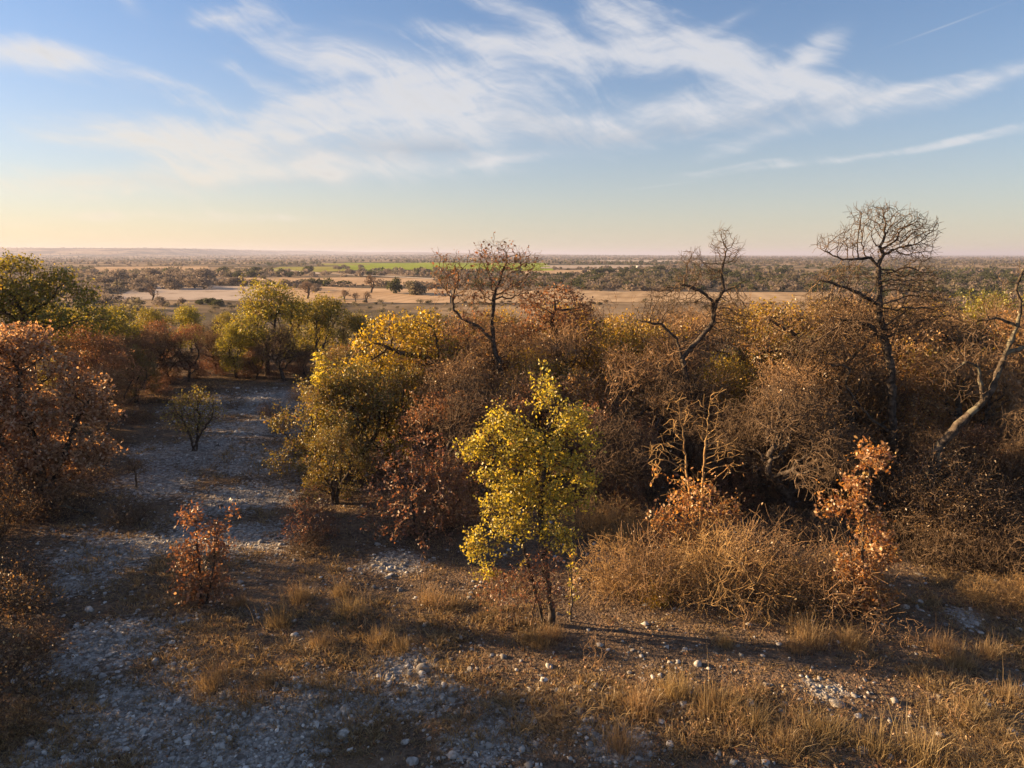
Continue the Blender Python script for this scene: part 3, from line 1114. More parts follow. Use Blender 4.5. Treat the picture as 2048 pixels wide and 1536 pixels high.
hero('crooked_gold_oak_tree', 23.5, [[(905, 900), (900, 800), (882, 738), (875, 690), (868, 655)], [(882, 740), (852, 714), (800, 706), (765, 690)], [(895, 775), (835, 765), (800, 740)]],
     [(790, 655, 60, 26), (738, 690, 34, 24), (850, 645, 34, 20), (770, 725, 60, 22), (830, 690, 50, 30), (715, 730, 24, 22), (880, 700, 40, 30)],
     520, 115, 'golden-topped oak with crooked dark limbs between the clearing and the sparse oak', leaf='gold', nleaf=2.2, ll=0.10, lw=0.065, D=0.16, dk=0.22, tip=0.005, base=0.12, split=0.025, twigs=(2, 0.5, 0.24), jit=.07,
     taper=[(.13, .04), (.085, .03), (.05, .02)])
hero('crooked_russet_oak_tree', 26, [[(1150, 860), (1140, 770), (1122, 690), (1105, 645), (1110, 610)], [(1128, 720), (1095, 700), (1060, 690)]],
     [(1115, 590, 40, 18), (1070, 610, 36, 24), (1155, 615, 32, 24), (1110, 640, 60, 30), (1060, 660, 40, 24), (1160, 665, 34, 24)],
     480, 116, 'round-topped oak with brown-russet leaves and a dark leaning trunk beside the sparse oak', leaf='russet', nleaf=1.8, ll=0.10, lw=0.065, D=0.16, dk=0.22, tip=0.005, base=0.11, split=0.025, twigs=(2, 0.5, 0.24), jit=.07,
     taper=[(.12, .04), (.06, .02)])
hero('crooked_brown_oak_tree', 20, [[(1730, 960), (1700, 850), (1672, 765), (1610, 720), (1560, 700), (1520, 705)], [(1680, 775), (1690, 730), (1742, 676), (1760, 660)], [(1612, 722), (1590, 670), (1540, 640)]],
     [(1530, 690, 50, 24), (1560, 640, 60, 26), (1620, 640, 60, 26), (1700, 650, 50, 22), (1640, 690, 50, 30), (1580, 740, 60, 30)],
     640, 117, 'crooked oak spreading dark limbs below the tallest leafless oak', leaf='brown', nleaf=0.8, ll=0.09, lw=0.055, D=0.15, dk=0.2, tip=0.005, base=0.12, split=0.025, twigs=(2, 0.6, 0.26), jit=.07,
     taper=[(.15, .04), (.07, .02), (.06, .02)])

# saplings along the edge of the clearing
S1z = pix(1390, 940, 15)[2]
hero('twin_stem_sapling', 15, [[(1392, 1135), (1386, 1040), (1374, 950), (1366, 870), (1356, 800)], [(1400, 1135), (1402, 1040), (1406, 950), (1413, 860), (1421, 790)]],
     [(1345, 850, 9, 40), (1376, 830, 8, 34), (1404, 840, 8, 40), (1436, 830, 9, 40), (1425, 800, 6, 24), (1352, 800, 6, 20), (1462, 920, 14, 40), (1310, 920, 14, 40), (1440, 900, 14, 30), (1335, 900, 14, 30), (1390, 1000, 60, 45), (1335, 1040, 45, 35), (1450, 1030, 36, 36), (1380, 1070, 60, 30)],
     520, 107, 'twin-stemmed sapling, bare twigs above and orange leaves below, in the brush', leaf='orange', nleaf=1.6, ll=0.075, lw=0.042, D=0.11, di=0.8, dk=0.17, tip=0.005, base=0.04, taper=[(.032, .007), (.032, .007)], split=0.015, up=0.55, wig=.17, twigs=(1, 0.5, 0.24),
     twig='twig_straw', bark='twig_straw', leafmask=lambda c, r: r.random(len(c)) < 0.92 * sstep(c[:, 2], S1z + 0.25, S1z - 0.35), rich=True)
hero('orange_sapling', 12.6, [[(1715, 1240), (1722, 1150), (1726, 1060), (1735, 980), (1742, 915)], [(1710, 1238), (1700, 1100), (1670, 1030), (1645, 1000)]],
     [(1745, 915, 34, 26), (1715, 970, 32, 26), (1697, 1010, 30, 18), (1642, 992, 12, 16), (1662, 1022, 26, 12), (1750, 1080, 40, 30), (1772, 1110, 20, 20), (1715, 1130, 46, 34), (1728, 1190, 55, 30), (1732, 1035, 22, 30), (1735, 890, 15, 12)],
     520, 108, 'slender sapling full of orange-tan dry leaves beside the straw-coloured brush', leaf='orange', nleaf=2.2, ll=0.07, lw=0.038, D=0.09, di=0.7, dk=0.14, tip=0.003, base=0.035, split=0.012, twigs=(2, 0.4, 0.16), jit=0.045, rich=True)
hero('russet_sapling', 13.2, [[(402, 1212), (400, 1150), (395, 1090), (390, 1040)], [(412, 1212), (425, 1150), (432, 1090), (455, 1030)]],
     [(385, 1035, 28, 18), (468, 1020, 12, 7), (428, 1068, 26, 20), (380, 1110, 30, 34), (437, 1100, 18, 30), (388, 1170, 44, 30), (430, 1165, 26, 34)],
     420, 109, 'small russet-leaved sapling standing alone on the stony ground', leaf='russet', nleaf=2.2, ll=0.07, lw=0.04, D=0.09, di=0.7, dk=0.14, tip=0.003, base=0.03, split=0.012, twigs=(2, 0.4, 0.15), jit=0.045, rich=True)
hero('yellow_sapling', 21.5, [[(648, 880), (648, 800), (645, 740)]], [(643, 718, 13, 14), (640, 755, 13, 22), (655, 780, 16, 20), (650, 830, 22, 30)],
     170, 110, 'thin bright yellow sapling poking out above the olive thicket by the clearing', leaf='yellow', nleaf=3, ll=0.09, lw=0.06, D=0.11, di=0.8, dk=0.16, tip=0.004, base=0.03, split=0.015, twigs=(2, .4, .16), jit=.05)

# left edge
hero('russet_oak_tree', 19.5, [[(80, 1015), (85, 960), (70, 880), (40, 800), (40, 740)], [(95, 1015), (120, 930), (150, 850), (180, 800)], [(60, 1015), (20, 900), (-40, 830)]],
     [(40, 690, 62, 36), (0, 760, 60, 55), (125, 730, 36, 20), (170, 780, 50, 32), (60, 830, 80, 42), (195, 825, 42, 28), (90, 905, 90, 38), (195, 900, 32, 32), (30, 960, 70, 36), (130, 965, 55, 28), (-70, 790, 80, 80), (-80, 900, 80, 80), (-10, 700, 50, 40)],
     1700, 111, 'broad oak covered in russet dry leaves at the edge of the stony clearing', leaf='tan', nleaf=4.6, ll=0.10, lw=0.065, D=0.15, dk=0.2, tip=0.0042, base=0.14, split=0.025, twigs=(2, 0.35, 0.22), twig='twig_grey', jit=0.06, bark='bark_pale')
hero('green_oak_tree', 29, [[(40, 850), (40, 760), (45, 680), (50, 620)]],
     [(35, 530, 45, 20), (0, 600, 70, 42), (110, 562, 42, 24), (165, 592, 30, 20), (85, 640, 70, 30), (-70, 600, 70, 50), (60, 585, 70, 30), (200, 640, 40, 22), (-30, 550, 40, 25)],
     1000, 112, 'tall dense green oak reaching the horizon behind the russet oak', leaf='live', nleaf=3.2, ll=0.11, lw=0.07, D=0.2, di=1.5, dk=0.27, tip=0.005, base=0.2, split=0.03, twigs=(3, 0.5, 0.28), jit=0.09)
hero('grey_green_shrub', 24.4, [[(388, 905), (380, 870), (365, 840)], [(392, 905), (395, 865), (400, 830)], [(384, 905), (405, 860), (425, 835)]],
     [(385, 815, 50, 28), (350, 830, 24, 18), (425, 825, 22, 20), (395, 790, 30, 12), (385, 850, 36, 22)],
     380, 113, 'round grey-green shrub on bare stems alone in the shaded clearing', 'shrub', leaf='olive', nleaf=1.0, ll=0.075, lw=0.045, D=0.11, di=0.9, dk=0.17, tip=0.0045, base=0.045, split=0.02, twigs=(2, 0.5, 0.2), twig='twig_grey')
hero('bare_sapling', 20.6, [[(273, 977), (272, 955), (270, 940)]], [(270, 928, 24, 14), (288, 940, 14, 12), (255, 940, 14, 12)], 80, 114, 'tiny bare sapling on the stony path near the grey-green shrub', 'tree',
     D=0.09, di=0.8, dk=0.14, tip=0.004, base=0.03, split=0.02, twigs=(2, .6, .18), twig='twig_grey')

# ------------------------------------------------------------------ kinds that repeat
PR = {}


def proto(key, H, fn, *a, **kw):
    PR[key] = (H, fn(*a, **kw))


proto('live1', 5.6, proto_tree, 201, 5.6, 5.4, 760, leaf='live', nleaf=3, ll=0.115, lw=0.07, D=0.2, dk=0.27, tip=0.0055, base=0.15, twigs=(2, 0.5, 0.28), jit=0.09, trunk=0.26, low=0.14, lobes=13)
proto('live2', 5.2, proto_tree, 202, 5.2, 4.6, 700, leaf='live', nleaf=3, ll=0.115, lw=0.07, D=0.2, dk=0.27, tip=0.0055, base=0.14, twigs=(2, 0.5, 0.28), jit=0.09, trunk=0.24, low=0.10, lobes=12)
proto('gold1', 5.2, proto_tree, 203, 5.2, 4.2, 640, leaf='gold', nleaf=1.6, ll=0.10, lw=0.062, D=0.19, dk=0.25, tip=0.0055, base=0.14, twigs=(2, 0.4, 0.26), jit=0.08, trunk=0.34, low=0.25)
proto('olive1', 4.2, proto_tree, 204, 4.2, 4.0, 760, leaf='olive', nleaf=2.4, ll=0.095, lw=0.06, D=0.17, dk=0.23, tip=0.005, base=0.11, twigs=(2, 0.45, 0.24), jit=0.08, trunk=0.2, low=0.02, lobes=13, stems=2)
proto('brown1', 5.2, proto_tree, 205, 5.2, 4.6, 820, leaf='brown', nleaf=0.42, ll=0.085, lw=0.05, D=0.17, dk=0.21, tip=0.0058, base=0.15, twigs=(2, 0.8, 0.42), jit=0.06, trunk=0.4, low=0.3, lobes=11, wig=.40, lean=.6, up=.22)
proto('brown2', 4.6, proto_tree, 206, 4.6, 4.4, 780, leaf='brown', nleaf=0.22, ll=0.08, lw=0.048, D=0.16, dk=0.21, tip=0.0055, base=0.13, twigs=(2, 0.9, 0.44), jit=0.06, trunk=0.36, low=0.26, lobes=11, wig=.42, lean=.6, up=.18)
proto('russet1', 4.4, proto_tree, 207, 4.4, 3.8, 640, leaf='russet', nleaf=1.6, ll=0.09, lw=0.056, D=0.17, dk=0.23, tip=0.005, base=0.1, twigs=(2, 0.4, 0.25), jit=0.07, trunk=0.24, low=0.06, lobes=11)
proto('orange1', 3.8, proto_tree, 208, 3.8, 3.4, 560, leaf='orange', nleaf=1.5, ll=0.09, lw=0.056, D=0.17, dk=0.23, tip=0.005, base=0.09, twigs=(2, 0.4, 0.25), jit=0.07, trunk=0.22, low=0.05, lobes=10)
proto('twiggy', 4.2, proto_tree, 209, 4.2, 4.0, 900, leaf=None, D=0.15, dk=0.19, tip=0.0052, base=0.13, twigs=(3, 0.9, 0.34), trunk=0.42, low=0.34, lobes=12, wig=.42, lean=.7, tdroop=0.35, twig='twig_grey')
proto('bush_russet', 2.8, proto_shrub, 210, 2.8, 2.8, 7, 760, leaf='russet', nleaf=2.2, ll=0.075, lw=0.048, D=0.12, di=.9, dk=0.17, tip=0.004, base=0.035, split=.02, twigs=(2, 0.4, 0.18), jit=0.05)
proto('bush_straw', 1.3, proto_shrub, 211, 1.3, 1.9, 16, 950, leaf='brown', nleaf=0.22, ll=0.04, lw=0.022, D=0.085, di=.6, dk=0.105, tip=0.0032, base=0.014, split=.03, twigs=(2, 1.0, 0.32), twig='twig_straw', wig=.16, up=.4, leafr=.006)
proto('bush_straw2', 1.2, proto_shrub, 212, 1.2, 1.6, 18, 760, leaf='brown', nleaf=0.5, ll=0.04, lw=0.02, D=0.085, di=.6, dk=0.105, tip=0.003, base=0.012, split=.03, twigs=(2, 1.0, 0.34), twig='twig', wig=.18, up=.5, leafr=.006)
proto('bush_grey', 1.3, proto_shrub, 213, 1.3, 2.0, 9, 620, leaf=None, D=0.1, di=.7, dk=0.13, tip=0.0042, base=0.02, split=.03, twigs=(2, 0.9, 0.25), twig='twig_grey', wig=.45)
proto('bush_dark', 1.2, proto_shrub, 214, 1.2, 1.9, 8, 520, leaf='brown', nleaf=1.0, ll=0.05, lw=0.03, D=0.1, di=.7, dk=0.13, tip=0.0036, base=0.018, split=.03, twigs=(2, 0.6, 0.2), twig='twig_grey', wig=.4)
proto('bush_tangle', 2.2, proto_shrub, 216, 2.2, 2.2, 10, 900, leaf='brown', nleaf=.7, ll=0.042, lw=0.024, D=0.11, di=.7, dk=0.13, tip=0.0036, base=0.022, split=.03, twigs=(2, 0.9, 0.22), twig='twig_grey', wig=.35)
proto('forb', 0.5, proto_shrub, 215, 0.5, 0.5, 5, 70, leaf='brown', nleaf=.4, ll=0.025, lw=0.012, D=0.06, di=.5, dk=0.09, tip=0.002, base=0.006, split=.03, twigs=(2, 0.5, 0.1), twig='twig', wig=.3)
NCT = {}


def place(kind, u, D, vtop, name, label, cat, group=None, H=None, v=900, sc=None, rz=None):
    hh, parts = PR[kind]
    p = gbase(u, D, v)
    if H is None:
        H = max(0.6, pix(u, vtop, D)[2] - p[2])
    s = H / hh
    p[2] -= 0.03
    w = RNG.uniform(0.92, 1.08)
    return thing(name, parts, p, label, cat, group, rz if rz is not None else RNG.uniform(0, 2 * pi), (s * w, s * w, s) if sc is None else (s * sc, s * sc, s), (RNG.normal() * .04, RNG.normal() * .04))


LB = {
    'far_y': ('oak_tree', 'yellow-green oak in the row closing off the far end of the clearing', 'tree', 'oaks behind the clearing'),
    'far_r': ('dry_oak_tree', 'dull russet-brown oak in shade behind the far end of the clearing', 'tree', 'dry oaks behind the clearing'),
    'far_t': ('twiggy_tree', 'grey leafless tree in the wall of trees behind the clearing', 'tree', 'leafless trees behind the clearing'),
    'th_o': ('olive_oak_tree', 'dense olive-green low oak beside the stony clearing', 'tree', 'olive oaks beside the clearing'),
    'th_g': ('gold_oak_tree', 'golden-leaved oak', 'tree', 'golden oaks'),
    'th_b': ('brown_oak_tree', 'brown twiggy oak with sparse dry leaves', 'tree', 'brown oaks'),
    'th_r': ('russet_tree', 'small russet-leaved shaded oak', 'tree', 'russet oaks'),
    'th_or': ('orange_oak_tree', 'orange-brown leafy oak', 'tree', 'orange oaks'),
    'th_t': ('twiggy_tree', 'leafless tree with drooping tan twigs', 'tree', 'leafless trees'),
}


def landmark(u, D):
    w = 'beside the crooked gold oak' if u < 990 else 'behind the yellow oak' if u < 1260 else 'around the forked leafless oak' if u < 1530 else 'round the tallest leafless oak' if u < 1850 else 'behind the leaning dead oak'
    return ('deep in the thicket ' if D > 25.9 else '') + w


def many(lab, rows):
    nm, lb0, ct, gr0 = LB[lab]
    for r in rows:
        kind, u, D, vt = r[:4]
        lb, gr = lb0, gr0
        if lab.startswith('th_') and lab != 'th_o':
            lb = lb0 + ' ' + landmark(u, D)
            gr = gr0 + ' ' + landmark(u, D)
        place(kind, u, D, vt, nm, lb, ct, gr, v=r[4] if len(r) > 4 else 850)


place('live1', 545, 41, 556, 'broad_oak_tree', 'broad yellow-green oak, tallest of those behind the clearing', 'tree')
many('far_y', [('live2', 662, 43, 586), ('live2', 250, 47, 607), ('live1', 320, 50, 612), ('live2', 395, 52, 608), ('live1', 180, 40, 610), ('live2', 610, 46, 596), ('live2', 720, 46, 622), ('live1', 470, 56, 622), ('live2', 110, 47, 600), ('live1', 480, 40, 640)])
many('far_y', [('live2', 225, 37, 622), ('live1', 150, 34, 625)])
many('far_r', [('russet1', 190, 31.5, 645), ('brown1', 110, 29.5, 650), ('russet1', 385, 38.5, 648), ('russet1', 265, 36, 668), ('brown2', 210, 34, 660), ('russet1', 330, 42, 640), ('russet1', 520, 39.5, 690), ('brown2', 440, 41, 660), ('russet1', 180, 30, 700), ('brown1', 300, 40, 650), ('russet1', 620, 39, 700), ('russet1', 690, 36, 690)])
many('far_r', [('russet1', 250, 29.5, 700), ('brown2', 215, 27.5, 730), ('russet1', 305, 36.5, 672), ('russet1', 150, 27, 740), ('russet1', 235, 32, 670)])
many('th_o', [('olive1', 280, 33, 690)])
for u, D, vt in [(230, 34, 735), (290, 36.5, 725), (345, 38, 715), (400, 39.5, 712), (450, 40.5, 708), (500, 40, 712), (555, 39.5, 714), (610, 39.5, 712), (655, 38, 716), (690, 36, 722), (320, 35, 740), (520, 42, 700), (425, 42.5, 700), (590, 42, 700)]:
    place('bush_russet', u, D, vt, 'hem_bush', 'dusky brown bush filling the foot of the trees behind the clearing', 'bush', 'bushes behind the clearing', v=800)
many('far_t', [('twiggy', 575, 38.5, 648), ('twiggy', 345, 38, 660), ('twiggy', 240, 33, 690), ('twiggy', 450, 44, 640)])
many('th_o', [('olive1', 640, 21, 752), ('olive1', 715, 21.5, 722), ('olive1', 790, 22.5, 730), ('olive1', 745, 26, 680), ('olive1', 690, 28, 690), ('olive1', 665, 19, 850), ('olive1', 860, 30, 620)])
many('th_g', [('gold1', 1195, 26, 640), ('gold1', 1235, 28, 618), ('gold1', 1500, 29, 596), ('gold1', 1560, 27, 606), ('gold1', 860, 28, 640), ('gold1', 1000, 29, 610), ('gold1', 1120, 33, 600), ('gold1', 1840, 22, 690), ('gold1', 1620, 31, 592), ('gold1', 1430, 24, 700), ('gold1', 1290, 26, 640), ('gold1', 1660, 26, 610), ('gold1', 1760, 28, 600), ('gold1', 1075, 24, 690), ('gold1', 1480, 22, 720)])
place('live1', 1945, 36, 578, 'yellow_green_oak_tree', 'bright yellow-green oak rising behind the leaning dead oak', 'tree')
many('th_b', [('brown1', 880, 24.5, 650), ('brown2', 930, 22, 700), ('brown1', 1010, 26, 630), ('brown2', 1130, 25, 640), ('brown2', 1340, 22, 660), ('brown1', 1400, 26, 618), ('olive1', 1540, 24, 640),
               ('brown2', 1600, 19.5, 700), ('brown1', 1700, 24, 580), ('brown2', 1700, 20, 690), ('brown1', 1770, 25, 590), ('brown1', 1880, 25, 600), ('brown2', 1050, 21.5, 740), ('brown1', 940, 29, 610),
               ('brown1', 1180, 30, 596), ('brown1', 1340, 30, 600), ('brown1', 1460, 33, 592), ('brown1', 1820, 31, 585), ('brown2', 1240, 21.5, 690), ('brown2', 1960, 20, 680), ('brown1', 2060, 24, 620), ('brown1', 1980, 30, 600), ('brown2', 2120, 20, 660), ('brown1', 2180, 27, 600), ('brown1', 2250, 22, 640)])
many('th_r', [('russet1', 870, 20, 780), ('russet1', 990, 19.5, 790), ('russet1', 1190, 19.5, 800), ('russet1', 1280, 19.5, 840), ('russet1', 1450, 20, 830), ('russet1', 1530, 20.5, 840), ('russet1', 1650, 19, 860), ('russet1', 1870, 18, 880), ('russet1', 1930, 18.5, 840), ('russet1', 2010, 17.5, 880),
               ('russet1', 2080, 18, 840), ('russet1', 1100, 21, 760), ('russet1', 1360, 20.5, 800), ('russet1', 1740, 18.3, 900), ('russet1', 1580, 18.5, 930), ('russet1', 1820, 17.2, 960), ('bush_russet', 1960, 16.6, 950), ('bush_russet', 1480, 18.2, 930), ('bush_russet', 1250, 18, 930), ('bush_russet', 2050, 16.2, 970)])
many('th_or', [('orange1', 1900, 22, 740), ('orange1', 2020, 25, 620), ('orange1', 1850, 20, 790), ('orange1', 1690, 21, 780), ('orange1', 1980, 21.5, 740), ('orange1', 2100, 22, 650), ('orange1', 1820, 22, 700), ('orange1', 1760, 23, 660), ('orange1', 1935, 24, 680), ('orange1', 1590, 22, 760), ('orange1', 1150, 22, 740)])
many('th_t', [('twiggy', 1600, 17.6, 760), ('twiggy', 1240, 18, 830), ('twiggy', 970, 19, 780), ('twiggy', 1480, 18.6, 800), ('twiggy', 1890, 18, 850), ('twiggy', 2040, 16.8, 860), ('twiggy', 920, 21, 740), ('twiggy', 1720, 20.5, 720), ('twiggy', 2130, 17, 800), ('twiggy', 1370, 20.5, 740)])

# bushes at the foot of the thicket
for u, D, vt in [(1875, 15.9, 900), (1930, 15.5, 940), (1830, 16.4, 890), (2010, 15.4, 960), (1905, 16.2, 880)]:
    place('bush_tangle', u, D, vt, 'thicket_bush', 'tangled brown bush hiding the foot of the leaning dead oak', 'bush', 'bushes round the dead oak', v=1050)
place('bush_russet', 832, 16.6, 858, 'russet_bush', 'large rounded reddish-brown bush at the foot of the olive oaks', 'bush', v=1000)
place('bush_russet', 622, 16.4, 965, 'russet_bush', 'low spreading russet bush bordering the stony path', 'bush', v=1050)
place('bush_russet', 905, 17.4, 900, 'russet_bush', 'dark russet bush tucked between the rounded bush and the yellow oak', 'bush', v=1000)
place('bush_grey', 612, 15.7, 1050, 'bare_bush', 'tangle of bare grey twigs in front of the low russet bush', 'bush', v=1100)
for u, D, vt in [(1235, 13.9, 1100), (1300, 13.5, 1095), (1370, 13.6, 1090), (1450, 13.3, 1085), (1520, 13.6, 1080), (1590, 13.2, 1095), (1650, 13.6, 1085), (1760, 13.0, 1120), (1680, 12.8, 1130), (1410, 14.6, 1060), (1560, 14.4, 1075), (1250, 15.4, 1060), (1320, 15.0, 1050)]:
    place('bush_straw' if int(u) % 20 else 'bush_straw2', u + RNG.normal() * 8, D, vt + RNG.uniform(-40, 55), 'straw_brush', 'straw-coloured thorny brush in the sunlit hedge-like row beside the orange sapling', 'bush', 'straw brush beside the orange sapling', v=1180)
for u, D, vt in [(1235, 16.6, 1000), (1290, 16.2, 1020), (1180, 17, 990)]:
    place('bush_straw', u, D, vt, 'pale_brush', 'pale bare brush between the yellow oak and the twin-stemmed sapling', 'bush', 'pale brush behind the yellow oak', v=1050)
for u, D, vt in [(1850, 15, 1060), (1910, 14.8, 1050), (1980, 14.6, 1060), (2040, 14.4, 1050), (1800, 15.6, 1040), (2110, 14.2, 1030), (1740, 15.8, 1030), (1560, 16.2, 1010), (1640, 16, 1020)]:
    place('bush_grey', u, D, vt, 'grey_brush', 'dark grey leafless brush in the shade under the thicket', 'bush', 'grey brush under the thicket', v=1120)
for u, D, vt in [(2030, 13.1, 1150), (1960, 13.2, 1165), (2090, 12.8, 1140)]:
    place('bush_straw', u, D, vt, 'straw_brush', 'small sunlit straw-coloured brush under the leaning dead oak', 'bush', 'straw brush under the dead oak', v=1190)
place('bush_grey', 262, 17.6, 985, 'grey_bush', 'low bare grey bush on the stones before the clearing', 'bush', v=1040)
place('bush_dark', 240, 25.5, 850, 'dark_bush', 'dark low bush beside the grey-green shrub in the clearing', 'bush')
for u, D, vt, rz in [(40, 12.8, 1130, 0), (10, 10.9, 1250, 2), (80, 11.5, 1250, 4), (10, 9.3, 1400, 1), (-40, 10, 1260, 3), (30, 13.8, 1090, 5), (-30, 12, 1140, 2), (-40, 14.6, 1050, 1)]:
    place('bush_dark', u, D, vt, 'dark_brush', 'low dark brown brush along the shaded edge of the stony ground', 'bush', 'dark low brush', v=1250, rz=rz)
for u, D, vt in [(20, 18.6, 940), (130, 18.3, 960), (60, 17.8, 985), (190, 20.2, 930)]:
    place('bush_dark', u, D, vt, 'undergrowth_bush', 'brown low bush under the broad russet oak', 'bush', 'low bushes under the russet oak', v=1000)
for u, D, vt in [(560, 27, 850), (540, 30, 800), (600, 33, 760), (420, 36, 770), (330, 33, 800), (470, 31.5, 800), (280, 29, 830)]:
    place('bush_dark', u, D, vt, 'clearing_bush', 'faint low bush dotting the rim of the shaded clearing', 'bush', 'low bushes round the clearing', v=820, H=0.8)
# brush pile of cut limbs
rng = np.random.default_rng(5)
o = gbase(60, 18.0, 1020)
A = ellipsoid_pts(o + np.array([0.3, 0, 0.35]), (2.0, 0.9, 0.35), 160, rng, 0.5)
A = A[A[:, 2] > o[2] + 0.05]
parts = make_tree([[o + np.array([-2.0, 0, .05]), o + np.array([-.8, .1, .3]), o + np.array([.4, .1, .35])], [o + np.array([-1.2, .4, .05]), o + np.array([0.6, -.3, .45]), o + np.array([1.5, -.3, .3])], [o + np.array([1.6, .2, .05]), o + np.array([.3, .2, .4]), o + np.array([-.6, -.2, .5])]],
                  A, 77, o, bark='bark_pale', twig='twig_grey', D=0.14, di=1, dk=.2, tip=.006, base=.045, split=.02, twigs=(1, .3, .3))
thing('brush_pile', parts, o, 'heap of grey dead limbs lying under the broad russet oak', 'brush pile')
# trees standing left of the view, whose shadows lie over the stony ground; bushes added to block low sun
for kk, x, y, h in [('live1', -16.5, 12.0, 5.2), ('live2', -18.5, 10.6, 5.2), ('live1', -17.8, 7.2, 5.2), ('live2', -16.8, 4.0, 5.2), ('live2', -16, 8.7, 5.0), ('live1', -15, 5.8, 5.2), ('live2', -14.2, 2.6, 4.8), ('olive1', -13.5, 0.0, 4.2),
                    ('russet1', -21, 12.8, 5.2), ('brown1', -20.5, 8.8, 5.6), ('live1', -20, 4.5, 5.4), ('live2', -27, 29, 4.4), ('live2', -20.5, 24.6, 4.6), ('live1', -23.5, 26.6, 5.0), ('live1', -30, 33, 4.4), ('bush_tangle', -12.6, 14.6, 2.2), ('bush_tangle', -13.0, 16.6, 2.3), ('bush_russet', -14.9, 14.6, 3.3), ('bush_russet', -15.4, 16.6, 3.3), ('bush_russet', -17.5, 16.4, 3.8), ('bush_russet', -16.5, 22.3, 3.2), ('bush_russet', -15.0, 21.4, 2.4)]:
    hh, pp = PR[kk]
    if kk.startswith('bush'):
        thing('shade_bush', pp, (x, y, float(tz(x, y)) - .03), 'bush added beside the broad russet oak to shade the stony ground', 'bush', 'bushes added to shade the stony ground', RNG.uniform(0, 6.2), h / hh)
    else:
        thing('shade_tree', pp, (x, y, float(tz(x, y)) - .03), 'tree beside the broad russet oak, shading the stony ground', 'tree', 'trees shading the stony ground', RNG.uniform(0, 6.2), h / hh)
# small dead forbs
n = 0
while n < 46:
    u, v = RNG.uniform(40, 2020), RNG.uniform(1110, 1530)
    p = ground_at(u, v)
    if rockmask(p[0], p[1]) > 0.8:
        continue
    s = RNG.uniform(0.6, 1.5)
    thing('dead_forb', PR['forb'][1], p, 'wispy brown dead weed stalk standing in the dry grass', 'weed', 'dead weeds in the grass', RNG.uniform(0, 6.2), (s, s, s * RNG.uniform(.8, 1.2)))
    n += 1

# ------------------------------------------------------------------ stones
def stone_mesh(seed, sub=2, flat=0.6, cuts=5):
    rng = np.random.default_rng(seed)
    bm = bmesh.new()
    bmesh.ops.create_icosphere(bm, subdivisions=sub, radius=1.0)
    C = np.array([v.co[:] for v in bm.verts])
    C *= 1 + 0.16 * (fbm(C[:, 0] * 3 + 9 + seed, C[:, 1] * 3 + C[:, 2] * 2.1, 2.0, seed % 40, 2) - 0.5)[:, None] * 2
    for q in range(cuts):
        nrm = unit(rng.normal(size=3))
        lim = rng.uniform(0.55, 0.85)
        d = C @ nrm
        C -= np.maximum(d - lim, 0)[:, None] * nrm * 0.92
    C *= np.array([1.0, rng.uniform(.62, .95), flat])
    for v, c in zip(bm.verts, C):
        v.co = c
    me = bpy.data.meshes.new('stone')
    bm.to_mesh(me)
    bm.free()
    me.materials.append(M['stone'])
    if seed % 2:
        me.polygons.foreach_set('use_smooth', np.ones(len(me.polygons), bool))
    return me


SM = [stone_mesh(300 + q, 2, [0.62, 0.42, 0.75, 0.3, 0.55][q % 5], 6) for q in range(10)]


def stone(u, v, wpx, label, group=None, me=None, rz=None):
    p = ground_at(u, v)
    dep = p[1] * cos(radians(PITCH)) + 1.2
    r = wpx * dep / FPX / 2
    me = me or SM[RNG.integers(len(SM))]
    o = put('stone', me, None, (p[0], p[1], p[2] + r * 0.10), label, 'stone', group)
    o.rotation_euler = (RNG.normal() * .2, RNG.normal() * .2, rz if rz is not None else RNG.uniform(0, 6.2))
    o.scale = (r, r, r)
    return o


stone(846, 1340, 44, 'long pale flat slab lying in the grass near the yellow oak', None, SM[1], 0.3)
stone(690, 1422, 27, 'rounded upright boulder at the edge of the gravel', None, SM[2])
stone(686, 1470, 32, 'flat white stone close beside the rounded boulder on the gravel', None, SM[0])
stone(826, 1524, 32, 'tan-coloured wedge of rock with a pointed end', None, SM[4])
stone(905, 1512, 26, 'squared pale block of stone beside the tan wedge of rock', None, SM[2])
stone(1100, 1334, 24, 'sunlit round stone in the golden grass below the yellow oak')
stone(1674, 1408, 40, 'broken pale slab in the shadow streak below the orange sapling', None, SM[3])
def zone(u, v):
    if u < 900:
        return 'on the ground behind the russet sapling' if v < 1190 else 'around the russet sapling' if (v < 1330 and u < 560) else 'in the grass between russet sapling and yellow oak' if v < 1330 else 'on the gravel round the rounded boulder' if u > 480 else 'on the shaded gravel by the dark low brush'
    if u < 1330:
        return 'behind the yellow oak' if v < 1240 else 'below the yellow oak'
    return 'under the leaning dead oak' if (u > 1770 and v < 1330) else 'beside the straw brush' if v < 1280 else 'below the orange sapling'


